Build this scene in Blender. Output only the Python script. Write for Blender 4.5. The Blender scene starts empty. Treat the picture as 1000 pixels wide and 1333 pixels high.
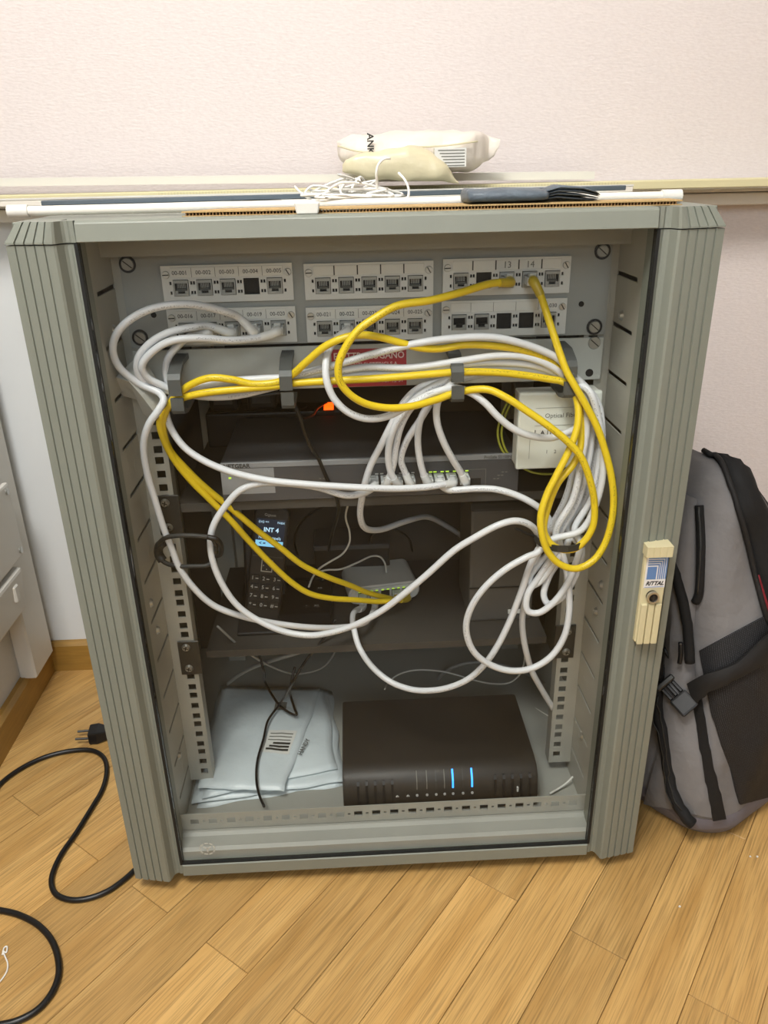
import bpy, bmesh, math, random
from mathutils import Vector, Matrix, noise
from mathutils.bvhtree import BVHTree
random.seed(7)
S = bpy.context.scene
COL = S.collection

# ------------------------------------------------------------------ camera
FPX, CX, CY = 1020.0, 500.0, 666.5
CAM = Vector((-0.02077, -0.70053, 0.80333))
PITCH, ROLL, YAW = 0.41802, -0.021757, 0.038023
def cam_axes():
    p, r, y = PITCH, ROLL, YAW
    fw = Vector((math.sin(y)*math.cos(p), math.cos(y)*math.cos(p), -math.sin(p)))
    rt = Vector((math.cos(y), -math.sin(y), 0)); up = rt.cross(fw)
    return (math.cos(r)*rt + math.sin(r)*up, -math.sin(r)*rt + math.cos(r)*up, fw)
AR, AU, AF = cam_axes()
cd = bpy.data.cameras.new('camera'); cam = bpy.data.objects.new('camera', cd); COL.objects.link(cam)
cd.sensor_fit = 'HORIZONTAL'; cd.sensor_width = 36.0; cd.lens = 36.0*FPX/1000.0; cd.clip_start = 0.02
mw = Matrix.Identity(4)
for i in range(3):
    mw[i][0], mw[i][1], mw[i][2], mw[i][3] = AR[i], AU[i], -AF[i], CAM[i]
cam.matrix_world = mw
S.camera = cam

# ------------------------------------------------------------------ light
S.view_settings.view_transform = 'Standard'; S.view_settings.look = 'None'
S.view_settings.gamma = 1.0; S.view_settings.use_curve_mapping = False
S.view_settings.exposure = 0.06
W = bpy.data.worlds.new('world'); S.world = W; W.use_nodes = True
W.node_tree.nodes['Background'].inputs[0].default_value = (0.9, 0.95, 1.0, 1)
W.node_tree.nodes['Background'].inputs[1].default_value = 0.3
def area(name, loc, target, sx, sy, power, col):
    l = bpy.data.lights.new(name, 'AREA'); l.shape = 'RECTANGLE'; l.size = sx; l.size_y = sy
    l.energy = power; l.color = col
    o = bpy.data.objects.new(name, l); COL.objects.link(o); o.location = loc
    o.rotation_euler = (Vector(target)-Vector(loc)).to_track_quat('-Z', 'Y').to_euler()
    return o
area('ceiling_light', (-0.40, -0.82, 2.0), (-0.12, -0.30, 0), 0.55, 0.55, 36, (1.0, 0.975, 0.935))
area('ceiling_light', (1.2, -1.3, 2.44), (1.2, -1.25, 0), 1.2, 0.6, 2, (1.0, 0.95, 0.92))
area('window_light', (0.12, -2.5, 1.5), (-0.2, 0.3, 0.55), 0.8, 1.2, 20, (0.80, 0.90, 1.0))

# ------------------------------------------------------------------ pixel rays (authoring helper: a pixel of the photo on a real plane -> a point)
def ray(px, py): return AF + AR*((px-CX)/FPX) + AU*((CY-py)/FPX)
def aY(px, py, y):
    d = ray(px, py); return CAM + d*((y-CAM.y)/d.y)
def aZ(px, py, z):
    d = ray(px, py); return CAM + d*((z-CAM.z)/d.z)
def aX(px, py, x):
    d = ray(px, py); return CAM + d*((x-CAM.x)/d.x)

# ------------------------------------------------------------------ materials
def L(c):
    if isinstance(c, str):
        c = [int(c[i:i+2], 16)/255 for i in (0, 2, 4)]
    return tuple((v/12.92 if v <= 0.04045 else ((v+0.055)/1.055)**2.4) for v in c) + (1.0,)
def mat(name, col, rough=0.5, metal=0.0, bump=None, var=None, emit=None, spec=None, scale=(1, 1, 1)):
    """bump=(scale,strength,distance); var=(scale,amount): noise lightness variation"""
    m = bpy.data.materials.new(name); m.use_nodes = True
    nt = m.node_tree; b = nt.nodes['Principled BSDF']; c = L(col)
    b.inputs['Base Color'].default_value = c; b.inputs['Roughness'].default_value = rough
    b.inputs['Metallic'].default_value = metal
    if spec is not None: b.inputs['Specular IOR Level'].default_value = spec
    if emit:
        b.inputs['Emission Color'].default_value = L(emit[0]); b.inputs['Emission Strength'].default_value = emit[1]
    if bump or var:
        tc = nt.nodes.new('ShaderNodeTexCoord'); mp = nt.nodes.new('ShaderNodeMapping')
        mp.inputs['Scale'].default_value = scale
        nt.links.new(tc.outputs['Object'], mp.inputs['Vector'])
    if var:
        n = nt.nodes.new('ShaderNodeTexNoise'); n.inputs['Scale'].default_value = var[0]; n.inputs['Detail'].default_value = 5
        r = nt.nodes.new('ShaderNodeMapRange'); r.inputs['From Min'].default_value = 0.3; r.inputs['From Max'].default_value = 0.7
        r.inputs['To Min'].default_value = 1-var[1]; r.inputs['To Max'].default_value = 1+var[1]
        h = nt.nodes.new('ShaderNodeHueSaturation'); h.inputs['Color'].default_value = c
        nt.links.new(mp.outputs[0], n.inputs['Vector']); nt.links.new(n.outputs['Fac'], r.inputs['Value'])
        nt.links.new(r.outputs[0], h.inputs['Value']); nt.links.new(h.outputs[0], b.inputs['Base Color'])
    if bump:
        n = nt.nodes.new('ShaderNodeTexNoise'); n.inputs['Scale'].default_value = bump[0]; n.inputs['Detail'].default_value = 4
        bp = nt.nodes.new('ShaderNodeBump'); bp.inputs['Strength'].default_value = bump[1]; bp.inputs['Distance'].default_value = bump[2]
        nt.links.new(mp.outputs[0], n.inputs['Vector']); nt.links.new(n.outputs['Fac'], bp.inputs['Height'])
        nt.links.new(bp.outputs[0], b.inputs['Normal'])
    return m
def cable_mat(name, col, ink, rough=0.35):
    m = mat(name, col, rough); nt = m.node_tree; b = nt.nodes['Principled BSDF']
    uv = nt.nodes.new('ShaderNodeUVMap'); sp = nt.nodes.new('ShaderNodeSeparateXYZ')
    nt.links.new(uv.outputs[0], sp.inputs[0])
    def math_(op, a, bb):
        n = nt.nodes.new('ShaderNodeMath'); n.operation = op
        for i, v in enumerate((a, bb)):
            if isinstance(v, (int, float)): n.inputs[i].default_value = v
            else: nt.links.new(v, n.inputs[i])
        return n.outputs[0]
    # printed line of letter-sized specks: u = metres along, v = 0..1 around
    nz = nt.nodes.new('ShaderNodeTexNoise'); nz.inputs['Scale'].default_value = 1.0; nz.inputs['Detail'].default_value = 1
    cb = nt.nodes.new('ShaderNodeCombineXYZ')
    nt.links.new(math_('MULTIPLY', sp.outputs[0], 900.0), cb.inputs[0]); nt.links.new(math_('MULTIPLY', sp.outputs[1], 22.0), cb.inputs[1])
    nt.links.new(cb.outputs[0], nz.inputs['Vector'])
    spk = math_('GREATER_THAN', nz.outputs['Fac'], 0.56)
    dv = math_('ABSOLUTE', math_('SUBTRACT', sp.outputs[1], 0.5), 0.0)
    band = math_('LESS_THAN', dv, 0.045)
    seg = math_('GREATER_THAN', math_('SINE', math_('MULTIPLY', sp.outputs[0], 19.0), 0.0), 0.55)
    k = math_('MULTIPLY', math_('MULTIPLY', spk, band), math_('MULTIPLY', seg, 0.6))
    mx = nt.nodes.new('ShaderNodeMix'); mx.data_type = 'RGBA'
    mx.inputs[6].default_value = L(col); mx.inputs[7].default_value = L(ink)
    nt.links.new(k, mx.inputs[0]); nt.links.new(mx.outputs[2], b.inputs['Base Color'])
    return m
def glass_mat():
    m = bpy.data.materials.new('door_glass'); m.use_nodes = True; nt = m.node_tree; nt.nodes.clear()
    out = nt.nodes.new('ShaderNodeOutputMaterial'); mx = nt.nodes.new('ShaderNodeMixShader')
    t = nt.nodes.new('ShaderNodeBsdfTransparent'); t.inputs[0].default_value = (0.97, 0.98, 0.975, 1)
    g = nt.nodes.new('ShaderNodeBsdfGlossy'); g.inputs['Roughness'].default_value = 0.02
    lw = nt.nodes.new('ShaderNodeLayerWeight'); lw.inputs['Blend'].default_value = 0.5
    p = nt.nodes.new('ShaderNodeMath'); p.operation = 'POWER'; p.inputs[1].default_value = 5
    a = nt.nodes.new('ShaderNodeMath'); a.operation = 'MULTIPLY_ADD'; a.inputs[1].default_value = 0.95; a.inputs[2].default_value = 0.013
    nt.links.new(lw.outputs['Facing'], p.inputs[0]); nt.links.new(p.outputs[0], a.inputs[0])
    nt.links.new(a.outputs[0], mx.inputs[0]); nt.links.new(t.outputs[0], mx.inputs[1]); nt.links.new(g.outputs[0], mx.inputs[2])
    nt.links.new(mx.outputs[0], out.inputs[0])
    return m
def wall_mat(name, ca, cb, strength):
    m = mat(name, ca, 0.85); nt = m.node_tree; b = nt.nodes['Principled BSDF']
    tc = nt.nodes.new('ShaderNodeTexCoord'); mp = nt.nodes.new('ShaderNodeMapping'); mp.inputs['Scale'].default_value = (150, 150, 430)
    n = nt.nodes.new('ShaderNodeTexNoise'); n.inputs['Scale'].default_value = 1.0; n.inputs['Detail'].default_value = 3
    nt.links.new(tc.outputs['Object'], mp.inputs[0]); nt.links.new(mp.outputs[0], n.inputs['Vector'])
    bp = nt.nodes.new('ShaderNodeBump'); bp.inputs['Strength'].default_value = strength; bp.inputs['Distance'].default_value = 0.0015
    nt.links.new(n.outputs['Fac'], bp.inputs['Height']); nt.links.new(bp.outputs[0], b.inputs['Normal'])
    r = nt.nodes.new('ShaderNodeMix'); r.data_type = 'RGBA'; r.inputs[6].default_value = L(ca); r.inputs[7].default_value = L(cb)
    nt.links.new(n.outputs['Fac'], r.inputs[0]); nt.links.new(r.outputs[2], b.inputs['Base Color'])
    return m
def oak_mat():
    m = mat('oak_plank', 'C09A60', 0.38); nt = m.node_tree; b = nt.nodes['Principled BSDF']
    tc = nt.nodes.new('ShaderNodeTexCoord'); oi = nt.nodes.new('ShaderNodeObjectInfo')
    ad = nt.nodes.new('ShaderNodeVectorMath'); ad.operation = 'ADD'
    sc = nt.nodes.new('ShaderNodeVectorMath'); sc.operation = 'SCALE'; sc.inputs[0].default_value = (13.1, 7.7, 3.3)
    nt.links.new(oi.outputs['Random'], sc.inputs['Scale'])
    nt.links.new(tc.outputs['Object'], ad.inputs[0]); nt.links.new(sc.outputs[0], ad.inputs[1])
    def noise_(scale, detail, dist):
        mp = nt.nodes.new('ShaderNodeMapping'); mp.inputs['Scale'].default_value = scale
        n = nt.nodes.new('ShaderNodeTexNoise'); n.inputs['Scale'].default_value = 1; n.inputs['Detail'].default_value = detail
        n.inputs['Distortion'].default_value = dist
        nt.links.new(ad.outputs[0], mp.inputs[0]); nt.links.new(mp.outputs[0], n.inputs['Vector']); return n.outputs['Fac']
    big = noise_((3.5, 34, 1), 4, 1.2); fine = noise_((15, 620, 1), 3, 0.1)
    r1 = nt.nodes.new('ShaderNodeValToRGB'); e = r1.color_ramp.elements
    e[0].position = 0.28; e[0].color = L('BE9354'); e[1].position = 0.68; e[1].color = L('D6AD6C')
    nt.links.new(big, r1.inputs[0])
    r2 = nt.nodes.new('ShaderNodeMapRange'); r2.inputs['From Min'].default_value = 0.32; r2.inputs['From Max'].default_value = 0.55
    r2.inputs['To Min'].default_value = 0.66; r2.inputs['To Max'].default_value = 1.02
    nt.links.new(fine, r2.inputs['Value'])
    r3 = nt.nodes.new('ShaderNodeMapRange'); r3.inputs['To Min'].default_value = 0.82; r3.inputs['To Max'].default_value = 1.10
    nt.links.new(oi.outputs['Random'], r3.inputs['Value'])
    ml = nt.nodes.new('ShaderNodeMath'); ml.operation = 'MULTIPLY'
    nt.links.new(r2.outputs[0], ml.inputs[0]); nt.links.new(r3.outputs[0], ml.inputs[1])
    h = nt.nodes.new('ShaderNodeHueSaturation'); nt.links.new(r1.outputs[0], h.inputs['Color']); nt.links.new(ml.outputs[0], h.inputs['Value'])
    nt.links.new(h.outputs[0], b.inputs['Base Color'])
    bp = nt.nodes.new('ShaderNodeBump'); bp.inputs['Strength'].default_value = 0.12; bp.inputs['Distance'].default_value = 0.001
    nt.links.new(fine, bp.inputs['Height']); nt.links.new(bp.outputs[0], b.inputs['Normal'])
    return m
def mesh_fabric_mat():
    m = mat('black_mesh', '17171A', 0.75); nt = m.node_tree; b = nt.nodes['Principled BSDF']
    uv = nt.nodes.new('ShaderNodeUVMap'); mp = nt.nodes.new('ShaderNodeMapping'); mp.inputs['Scale'].default_value = (46, 110, 1)
    v = nt.nodes.new('ShaderNodeTexVoronoi'); v.inputs['Scale'].default_value = 1; v.inputs['Randomness'].default_value = 0.15
    nt.links.new(uv.outputs[0], mp.inputs[0]); nt.links.new(mp.outputs[0], v.inputs['Vector'])
    r = nt.nodes.new('ShaderNodeValToRGB'); r.color_ramp.elements[0].position = 0.16; r.color_ramp.elements[0].color = L('4A4A4E')
    r.color_ramp.elements[1].position = 0.26; r.color_ramp.elements[1].color = L('101012')
    nt.links.new(v.outputs['Distance'], r.inputs[0]); nt.links.new(r.outputs[0], b.inputs['Base Color'])
    return m

M = dict(
    cab=mat('cabinet_paint', '80847A', 0.45, bump=(900, 0.08, 0.0004), var=(9, 0.03)),
    cab_in=mat('cabinet_inner_paint', 'A0A098', 0.5, var=(14, 0.04)),
    zinc=mat('rail_zinc', 'B4B2A8', 0.42, 0.25, var=(20, 0.05)),
    seal=mat('door_seal', '0E100E', 0.7),
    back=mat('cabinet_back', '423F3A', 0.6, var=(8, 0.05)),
    glass=glass_mat(),
    ivory=mat('ivory_plastic', 'CFC6A0', 0.4, bump=(600, 0.08, 0.0004)),
    steel=mat('bright_steel', 'C4C4C0', 0.28, 0.9),
    dsteel=mat('dark_steel', '4A4A48', 0.4, 0.7),
    panelgrey=mat('panel_grey', '999B97', 0.5, var=(10, 0.03)),
    plate=mat('port_plate_white', 'D6D6D2', 0.45, var=(25, 0.03)),
    label=mat('label_paper', 'DEDDD7', 0.55),
    jack=mat('jack_metal', 'A3A5A2', 0.35, 0.35),
    jackdark=mat('jack_inside', '50524F', 0.5),
    black=mat('black_plastic', '131314', 0.45),
    hole=mat('hole_black', '1B1A18', 0.8),
    ink=mat('ink', '33332F', 0.7),
    inklight=mat('ink_soft', '77776F', 0.7),
    mgmt=mat('management_panel', 'B9BAB3', 0.45, var=(12, 0.03)),
    bracket=mat('bracket_grey', '505250', 0.5),
    red=mat('sticker_red', 'A8303A', 0.45),
    redtxt=mat('sticker_white', 'E6D2D0', 0.5),
    wcable=cable_mat('white_cable', 'DCDDE0', '5A5A60'),
    wplug=mat('white_boot', 'DCDCDA', 0.35),
    clear=mat('clear_plug', 'DCDEDC', 0.2),
    ycable=cable_mat('yellow_cable', 'EACB26', '5A4A10'),
    yplug=mat('yellow_boot', 'C8AE34', 0.35),
    greycable=mat('grey_cable', '8E8D88', 0.45),
    bcable=mat('black_cable', '101011', 0.38),
    earth=mat('earth_cable', 'A0A030', 0.45),
    white=mat('white_plastic', 'DEDCD4', 0.35),
    whitewarm=mat('white_rail', 'E6E1D6', 0.4),
    creamrail=mat('cream_rail', 'DAD2A8', 0.5),
    slat=mat('slat_grey', '66717A', 0.3, 0.4, var=(30, 0.1), scale=(1, 8, 8)),
    card=mat('cardboard', 'B99A68', 0.85, var=(40, 0.08), scale=(1, 6, 6)),
    carddark=mat('cardboard_edge', '7A5A36', 0.9, var=(200, 0.3)),
    string=mat('white_string', 'EDEBE4', 0.7),
    tape=mat('grey_tape', '59636C', 0.45, bump=(120, 0.5, 0.003), var=(60, 0.15)),
    bagp=mat('white_plastic_bag', 'D3DCDE', 0.35, bump=(40, 0.35, 0.004), var=(18, 0.04)),
    packet=mat('packet_plastic', 'E9E0D4', 0.35, bump=(45, 0.4, 0.004), var=(20, 0.03)),
    packety=mat('packet_yellowed', 'D9CFAE', 0.35, bump=(45, 0.4, 0.004), var=(30, 0.06)),
    swbody=mat('switch_grey', '4B4B4C', 0.5, var=(10, 0.03)),
    swstrip=mat('switch_strip', '8E8F90', 0.4),
    swfront=mat('switch_front', '48484A', 0.5),
    led_o=mat('rocker_orange', 'FF5A10', 0.4, emit=('FF4A08', 3.0)),
    led_b=mat('led_blue', '3C9CFF', 0.4, emit=('2C8CFF', 2.2)),
    led_g=mat('led_green', 'B8D850', 0.4, emit=('B8E040', 0.7)),
    screen=mat('screen_dark', '101C30', 0.3, emit=('14283F', 0.4)),
    screentxt=mat('screen_text', 'BFE0F4', 0.3, emit=('BFE6FF', 0.85)),
    screenbar=mat('screen_bar', '8CCBEE', 0.3, emit=('86CCF4', 0.8)),
    keytxt=mat('key_text', 'BFBFBA', 0.5),
    router=mat('router_black', '2A2621', 0.48, var=(300, 0.08)),
    greybox=mat('grey_box', '55534F', 0.55),
    fiber=mat('fiber_box', 'E0E2D8', 0.4),
    paper=mat('paper_grey', 'B8B6AE', 0.7, bump=(60, 0.5, 0.004)),
    base=mat('oak_trim', 'A07A38', 0.4, var=(12, 0.12), scale=(2, 2, 20)),
    tie=mat('tie_black', '2E2E2C', 0.6), wallsmooth=mat('smooth_wall_daylight_tint', 'DDE0E0', 0.6, bump=(25, 0.15, 0.004)),
    wallb=wall_mat('back_wall_paper', 'D8CECB', 'E8E0DD', 0.5),
    walll=wall_mat('left_wall_plaster', 'D2D0CB', 'DAD8D4', 0.1),
    plain=mat('room_paint', 'D8D4CE', 0.9),
    jbox=mat('junction_box_white', 'DAD6CD', 0.45, bump=(30, 0.1, 0.002)),
    oak=oak_mat(),
    gap=mat('floor_gap', '9A7238', 0.8),
    fab=mat('backpack_grey', '7A7878', 0.85, bump=(22, 0.45, 0.012), var=(14, 0.07)),
    fabl=mat('backpack_base_grey', '706E78', 0.8, bump=(30, 0.3, 0.008)),
    fabb=mat('backpack_black', '0C0C0D', 0.8, bump=(700, 0.3, 0.0008)),
    strap=mat('backpack_strap', '161515', 0.7, bump=(1200, 0.3, 0.0005), scale=(1, 1, 3)),
    mesh=mesh_fabric_mat(),
    redtrim=mat('backpack_red', '7A1420', 0.7),
    logoblue=mat('logo_blue', '5F82B4', 0.4),
    logowhite=mat('logo_white', 'E2E0DE', 0.4),
)

# ------------------------------------------------------------------ mesh helpers
class MB:
    def __init__(s): s.v = []; s.f = []; s.m = []; s.uv = None
    def add(s, vs, fs, m=0):
        o = len(s.v); s.v += [tuple(p) for p in vs]; s.f += [tuple(i+o for i in f) for f in fs]; s.m += [m]*len(fs); return s
    def box(s, x0, x1, y0, y1, z0, z1, m=0, T=None):
        vs = [Vector((x, y, z)) for z in (z0, z1) for y in (y0, y1) for x in (x0, x1)]
        if T: vs = [T @ p for p in vs]
        return s.add(vs, [(0, 2, 3, 1), (4, 5, 7, 6), (0, 1, 5, 4), (2, 6, 7, 3), (0, 4, 6, 2), (1, 3, 7, 5)], m)
    def prism(s, poly, a0, a1, axis='z', m=0, T=None):
        """poly: 2D points; extruded along axis between a0 and a1"""
        def P(u, w, a):
            return {'z': (u, w, a), 'y': (u, a, w), 'x': (a, u, w)}[axis]
        n = len(poly)
        vs = [Vector(P(u, w, a0)) for u, w in poly] + [Vector(P(u, w, a1)) for u, w in poly]
        if T: vs = [T @ p for p in vs]
        fs = [(i, (i+1) % n, n+(i+1) % n, n+i) for i in range(n)] + [tuple(range(n))[::-1], tuple(range(n, 2*n))]
        return s.add(vs, fs, m)
    def cyl(s, c, r, h, axis='y', n=16, m=0, r2=None, T=None):
        r2 = r if r2 is None else r2
        vs = []
        for k, (rr, d) in enumerate(((r, 0), (r2, h))):
            for i in range(n):
                a = 2*math.pi*i/n; u, w = rr*math.cos(a), rr*math.sin(a)
                p = {'y': (u, d, w), 'z': (u, w, d), 'x': (d, u, w)}[axis]
                vs.append(Vector(c)+Vector(p))
        if T: vs = [T @ p for p in vs]
        return s.add(vs, [(i, (i+1) % n, n+(i+1) % n, n+i) for i in range(n)] + [tuple(range(n))[::-1], tuple(range(n, 2*n))], m)
    def ring(s, c, r0, r1, h, n=24, m=0, a0=0, a1=2*math.pi):
        """flat ring in the xz plane, extruded along y"""
        full = abs(a1-a0-2*math.pi) < 1e-6; k = n if full else n+1
        vs = []
        for y in (0, h):
            for r in (r0, r1):
                for i in range(k):
                    a = a0+(a1-a0)*i/n; vs.append(Vector(c)+Vector((r*math.cos(a), y, r*math.sin(a))))
        fs = []
        for i in range(n if full else n):
            j = (i+1) % k
            fs += [(i, j, k+j, k+i), (2*k+i, 3*k+i, 3*k+j, 2*k+j), (i, 2*k+i, 2*k+j, j), (k+i, k+j, 3*k+j, 3*k+i)]
        return s.add(vs, fs, m)
    def tube(s, pts, r, n=8, m=0, sub=6, smooth_path=True, r_end=None):
        P = catmull(pts, sub) if smooth_path and len(pts) > 2 else [Vector(p) for p in pts]
        frames = sweep(P); o = len(s.v); k = len(P)
        for i, (p, a, b) in enumerate(frames):
            rr = r if r_end is None else r+(r_end-r)*i/(k-1)
            for j in range(n):
                t = 2*math.pi*j/n; s.v.append(tuple(p+a*(rr*math.cos(t))+b*(rr*math.sin(t))))
        for i in range(k-1):
            for j in range(n):
                q = (j+1) % n
                s.f.append((o+i*n+j, o+i*n+q, o+(i+1)*n+q, o+(i+1)*n+j)); s.m.append(m)
        s.f.append(tuple(o+j for j in range(n))[::-1]); s.m.append(m)
        s.f.append(tuple(o+(k-1)*n+j for j in range(n))); s.m.append(m)
        return s
    def plate(s, u0, u1, w0, w1, holes, d0, d1, axis='y', m=0):
        """sheet with rectangular holes; (u,w) = xz for axis y, yz for axis x, xy for axis z; thickness d0..d1"""
        us = sorted({u0, u1} | {h[0] for h in holes} | {h[1] for h in holes}); ws = sorted({w0, w1} | {h[2] for h in holes} | {h[3] for h in holes})
        us = [u for u in us if u0 <= u <= u1]; ws = [w for w in ws if w0 <= w <= w1]
        def P(u, w, d): return {'y': (u, d, w), 'x': (d, u, w), 'z': (u, w, d)}[axis]
        def solid(i, j):
            if i < 0 or j < 0 or i >= len(us)-1 or j >= len(ws)-1: return False
            cu, cw = (us[i]+us[i+1])/2, (ws[j]+ws[j+1])/2
            return not any(h[0] < cu < h[1] and h[2] < cw < h[3] for h in holes)
        idx = {}
        def V(i, j, k):
            if (i, j, k) not in idx:
                idx[(i, j, k)] = len(s.v); s.v.append(P(us[i], ws[j], d0 if k == 0 else d1))
            return idx[(i, j, k)]
        for i in range(len(us)-1):
            for j in range(len(ws)-1):
                if not solid(i, j): continue
                F = [(V(i, j, 0), V(i+1, j, 0), V(i+1, j+1, 0), V(i, j+1, 0)), (V(i, j, 1), V(i, j+1, 1), V(i+1, j+1, 1), V(i+1, j, 1))]
                if not solid(i-1, j): F.append((V(i, j, 0), V(i, j+1, 0), V(i, j+1, 1), V(i, j, 1)))
                if not solid(i+1, j): F.append((V(i+1, j, 0), V(i+1, j, 1), V(i+1, j+1, 1), V(i+1, j+1, 0)))
                if not solid(i, j-1): F.append((V(i, j, 0), V(i, j, 1), V(i+1, j, 1), V(i+1, j, 0)))
                if not solid(i, j+1): F.append((V(i, j+1, 0), V(i+1, j+1, 0), V(i+1, j+1, 1), V(i, j+1, 1)))
                s.f += F; s.m += [m]*len(F)
        return s
    def mesh(s, name, mats, bevel=0.0, seg=1, smooth=False, fixn=True):
        me = bpy.data.meshes.new(name); me.from_pydata(s.v, [], s.f)
        mats = mats if isinstance(mats, (list, tuple)) else [mats]
        for q in mats: me.materials.append(q)
        me.polygons.foreach_set('material_index', s.m)
        bm = bmesh.new(); bm.from_mesh(me)
        if fixn: bmesh.ops.recalc_face_normals(bm, faces=bm.faces)
        if bevel > 0:
            ed = [e for e in bm.edges if len(e.link_faces) == 2 and e.calc_face_angle(0) > 0.6]
            bmesh.ops.bevel(bm, geom=ed, offset=bevel, segments=seg, affect='EDGES', profile=0.6, clamp_overlap=True)
        bm.to_mesh(me); bm.free()
        if smooth:
            me.polygons.foreach_set('use_smooth', [True]*len(me.polygons))
            if smooth == 'auto':
                bm = bmesh.new(); bm.from_mesh(me)
                for e in bm.edges:
                    if len(e.link_faces) == 2 and e.calc_face_angle(0) > 0.7: e.smooth = False
                bm.to_mesh(me); bm.free()
        me.update(); return me
def catmull(pts, sub=6):
    p = [Vector(q) for q in pts]; p = [p[0]*2-p[1]]+p+[p[-1]*2-p[-2]]; out = []
    for i in range(1, len(p)-2):
        a, b, c, d = p[i-1:i+3]
        # centripetal spacing keeps the loops round where points crowd
        t0 = 0; t1 = t0+max((b-a).length, 1e-6)**.5; t2 = t1+max((c-b).length, 1e-6)**.5; t3 = t2+max((d-c).length, 1e-6)**.5
        for k in range(sub):
            t = t1+(t2-t1)*k/sub
            A1 = a*((t1-t)/(t1-t0))+b*((t-t0)/(t1-t0)); A2 = b*((t2-t)/(t2-t1))+c*((t-t1)/(t2-t1)); A3 = c*((t3-t)/(t3-t2))+d*((t-t2)/(t3-t2))
            B1 = A1*((t2-t)/(t2-t0))+A2*((t-t0)/(t2-t0)); B2 = A2*((t3-t)/(t3-t1))+A3*((t-t1)/(t3-t1))
            out.append(B1*((t2-t)/(t2-t1))+B2*((t-t1)/(t2-t1)))
    out.append(p[-2]); return out
def sweep(P):
    fr = []; T0 = (P[1]-P[0]).normalized(); a = T0.orthogonal().normalized()
    ref = Vector((0, 1, 0))
    if abs(T0.dot(ref)) < 0.9: a = (ref-T0*ref.dot(T0)).normalized()
    for i, p in enumerate(P):
        T = (P[min(i+1, len(P)-1)]-P[max(i-1, 0)])
        T = T.normalized() if T.length > 1e-9 else T0
        a = a-T*a.dot(T); a = a.normalized() if a.length > 1e-6 else T.orthogonal().normalized()
        fr.append((p, a, T.cross(a))); T0 = T
    return fr
def cable_mesh(pts, r, material, n=10, sub=7):
    """swept jacket with UVs (u = metres along, v = around)"""
    P = catmull(pts, sub); fr = sweep(P); vs = []; us = []; d = random.uniform(0, 3)
    for i, (p, a, b) in enumerate(fr):
        if i: d += (P[i]-P[i-1]).length
        us.append(d)
        for j in range(n):
            t = 2*math.pi*j/n; vs.append(p+a*(r*math.cos(t))+b*(r*math.sin(t)))
    fs = []; uv = []
    for i in range(len(P)-1):
        for j in range(n):
            q = (j+1) % n; fs.append((i*n+j, (i+1)*n+j, (i+1)*n+q, i*n+q))
            uv += [us[i], j/n, us[i+1], j/n, us[i+1], (j+1)/n, us[i], (j+1)/n]
    fs += [tuple(range(n)), tuple((len(P)-1)*n+j for j in range(n))[::-1]]; uv += [0, 0]*(2*n)
    me = bpy.data.meshes.new('cable'); me.from_pydata([tuple(v) for v in vs], [], fs); me.materials.append(material)
    l = me.uv_layers.new(name='UVMap'); l.data.foreach_set('uv', uv)
    me.polygons.foreach_set('use_smooth', [True]*len(me.polygons)); me.update(); return me
def wm(o):
    m = o.matrix_basis.copy()
    return wm(o.parent) @ o.matrix_parent_inverse @ m if o.parent else m
def obj(name, me, parent=None, loc=None, kind=None, label=None):
    o = bpy.data.objects.new(name, me); COL.objects.link(o)
    if parent:
        o.parent = parent; o.matrix_parent_inverse = wm(parent).inverted()
    if loc is not None: o.location = loc
    if kind: o['kind'] = kind
    if label: o['label'] = label
    return o
def thing(name, label, cat, loc=(0, 0, 0), group=None):
    o = bpy.data.objects.new(name, None); COL.objects.link(o); o.location = loc; o.empty_display_size = 0.02
    o['label'] = label; o['category'] = cat
    if group: o['group'] = group
    return o
def tag(o, label, cat, group=None):
    o['label'] = label; o['category'] = cat
    if group: o['group'] = group
    return o
def copy_tree(o, parent=None, delta=None):
    c = o.copy(); COL.objects.link(c)
    if parent: c.parent = parent
    if delta is not None: c.location = Vector(o.location)+Vector(delta)
    for ch in list(o.children): copy_tree(ch, c)
    return c
_txt = {}
def text(s, size, material, parent, at, T=None, name='lettering', align='CENTER', depth=0.00015, sx=1.0, shear=0.0, bold=0.0):
    """flat lettering facing -y, centred on the point at (or carried by the matrix T)"""
    key = (s, size, material.name, align, sx, shear, bold)
    if key not in _txt:
        c = bpy.data.curves.new('lettering', 'FONT'); c.body = s; c.size = size; c.align_x = align; c.align_y = 'CENTER'
        c.extrude = depth; c.shear = shear; c.resolution_u = 2; c.offset = bold
        to = bpy.data.objects.new('tmp', c); COL.objects.link(to)
        dg = bpy.context.evaluated_depsgraph_get()
        me = bpy.data.meshes.new_from_object(to.evaluated_get(dg)); bpy.data.objects.remove(to); bpy.data.curves.remove(c)
        me.transform(Matrix.Diagonal((sx, 1, 1, 1))); me.materials.clear(); me.materials.append(material); _txt[key] = me
    o = obj(name, _txt[key], parent)
    o.matrix_basis = (T if T is not None else Matrix.Translation(Vector(at))) @ Matrix.Rotation(math.pi/2, 4, 'X')
    return o

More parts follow.
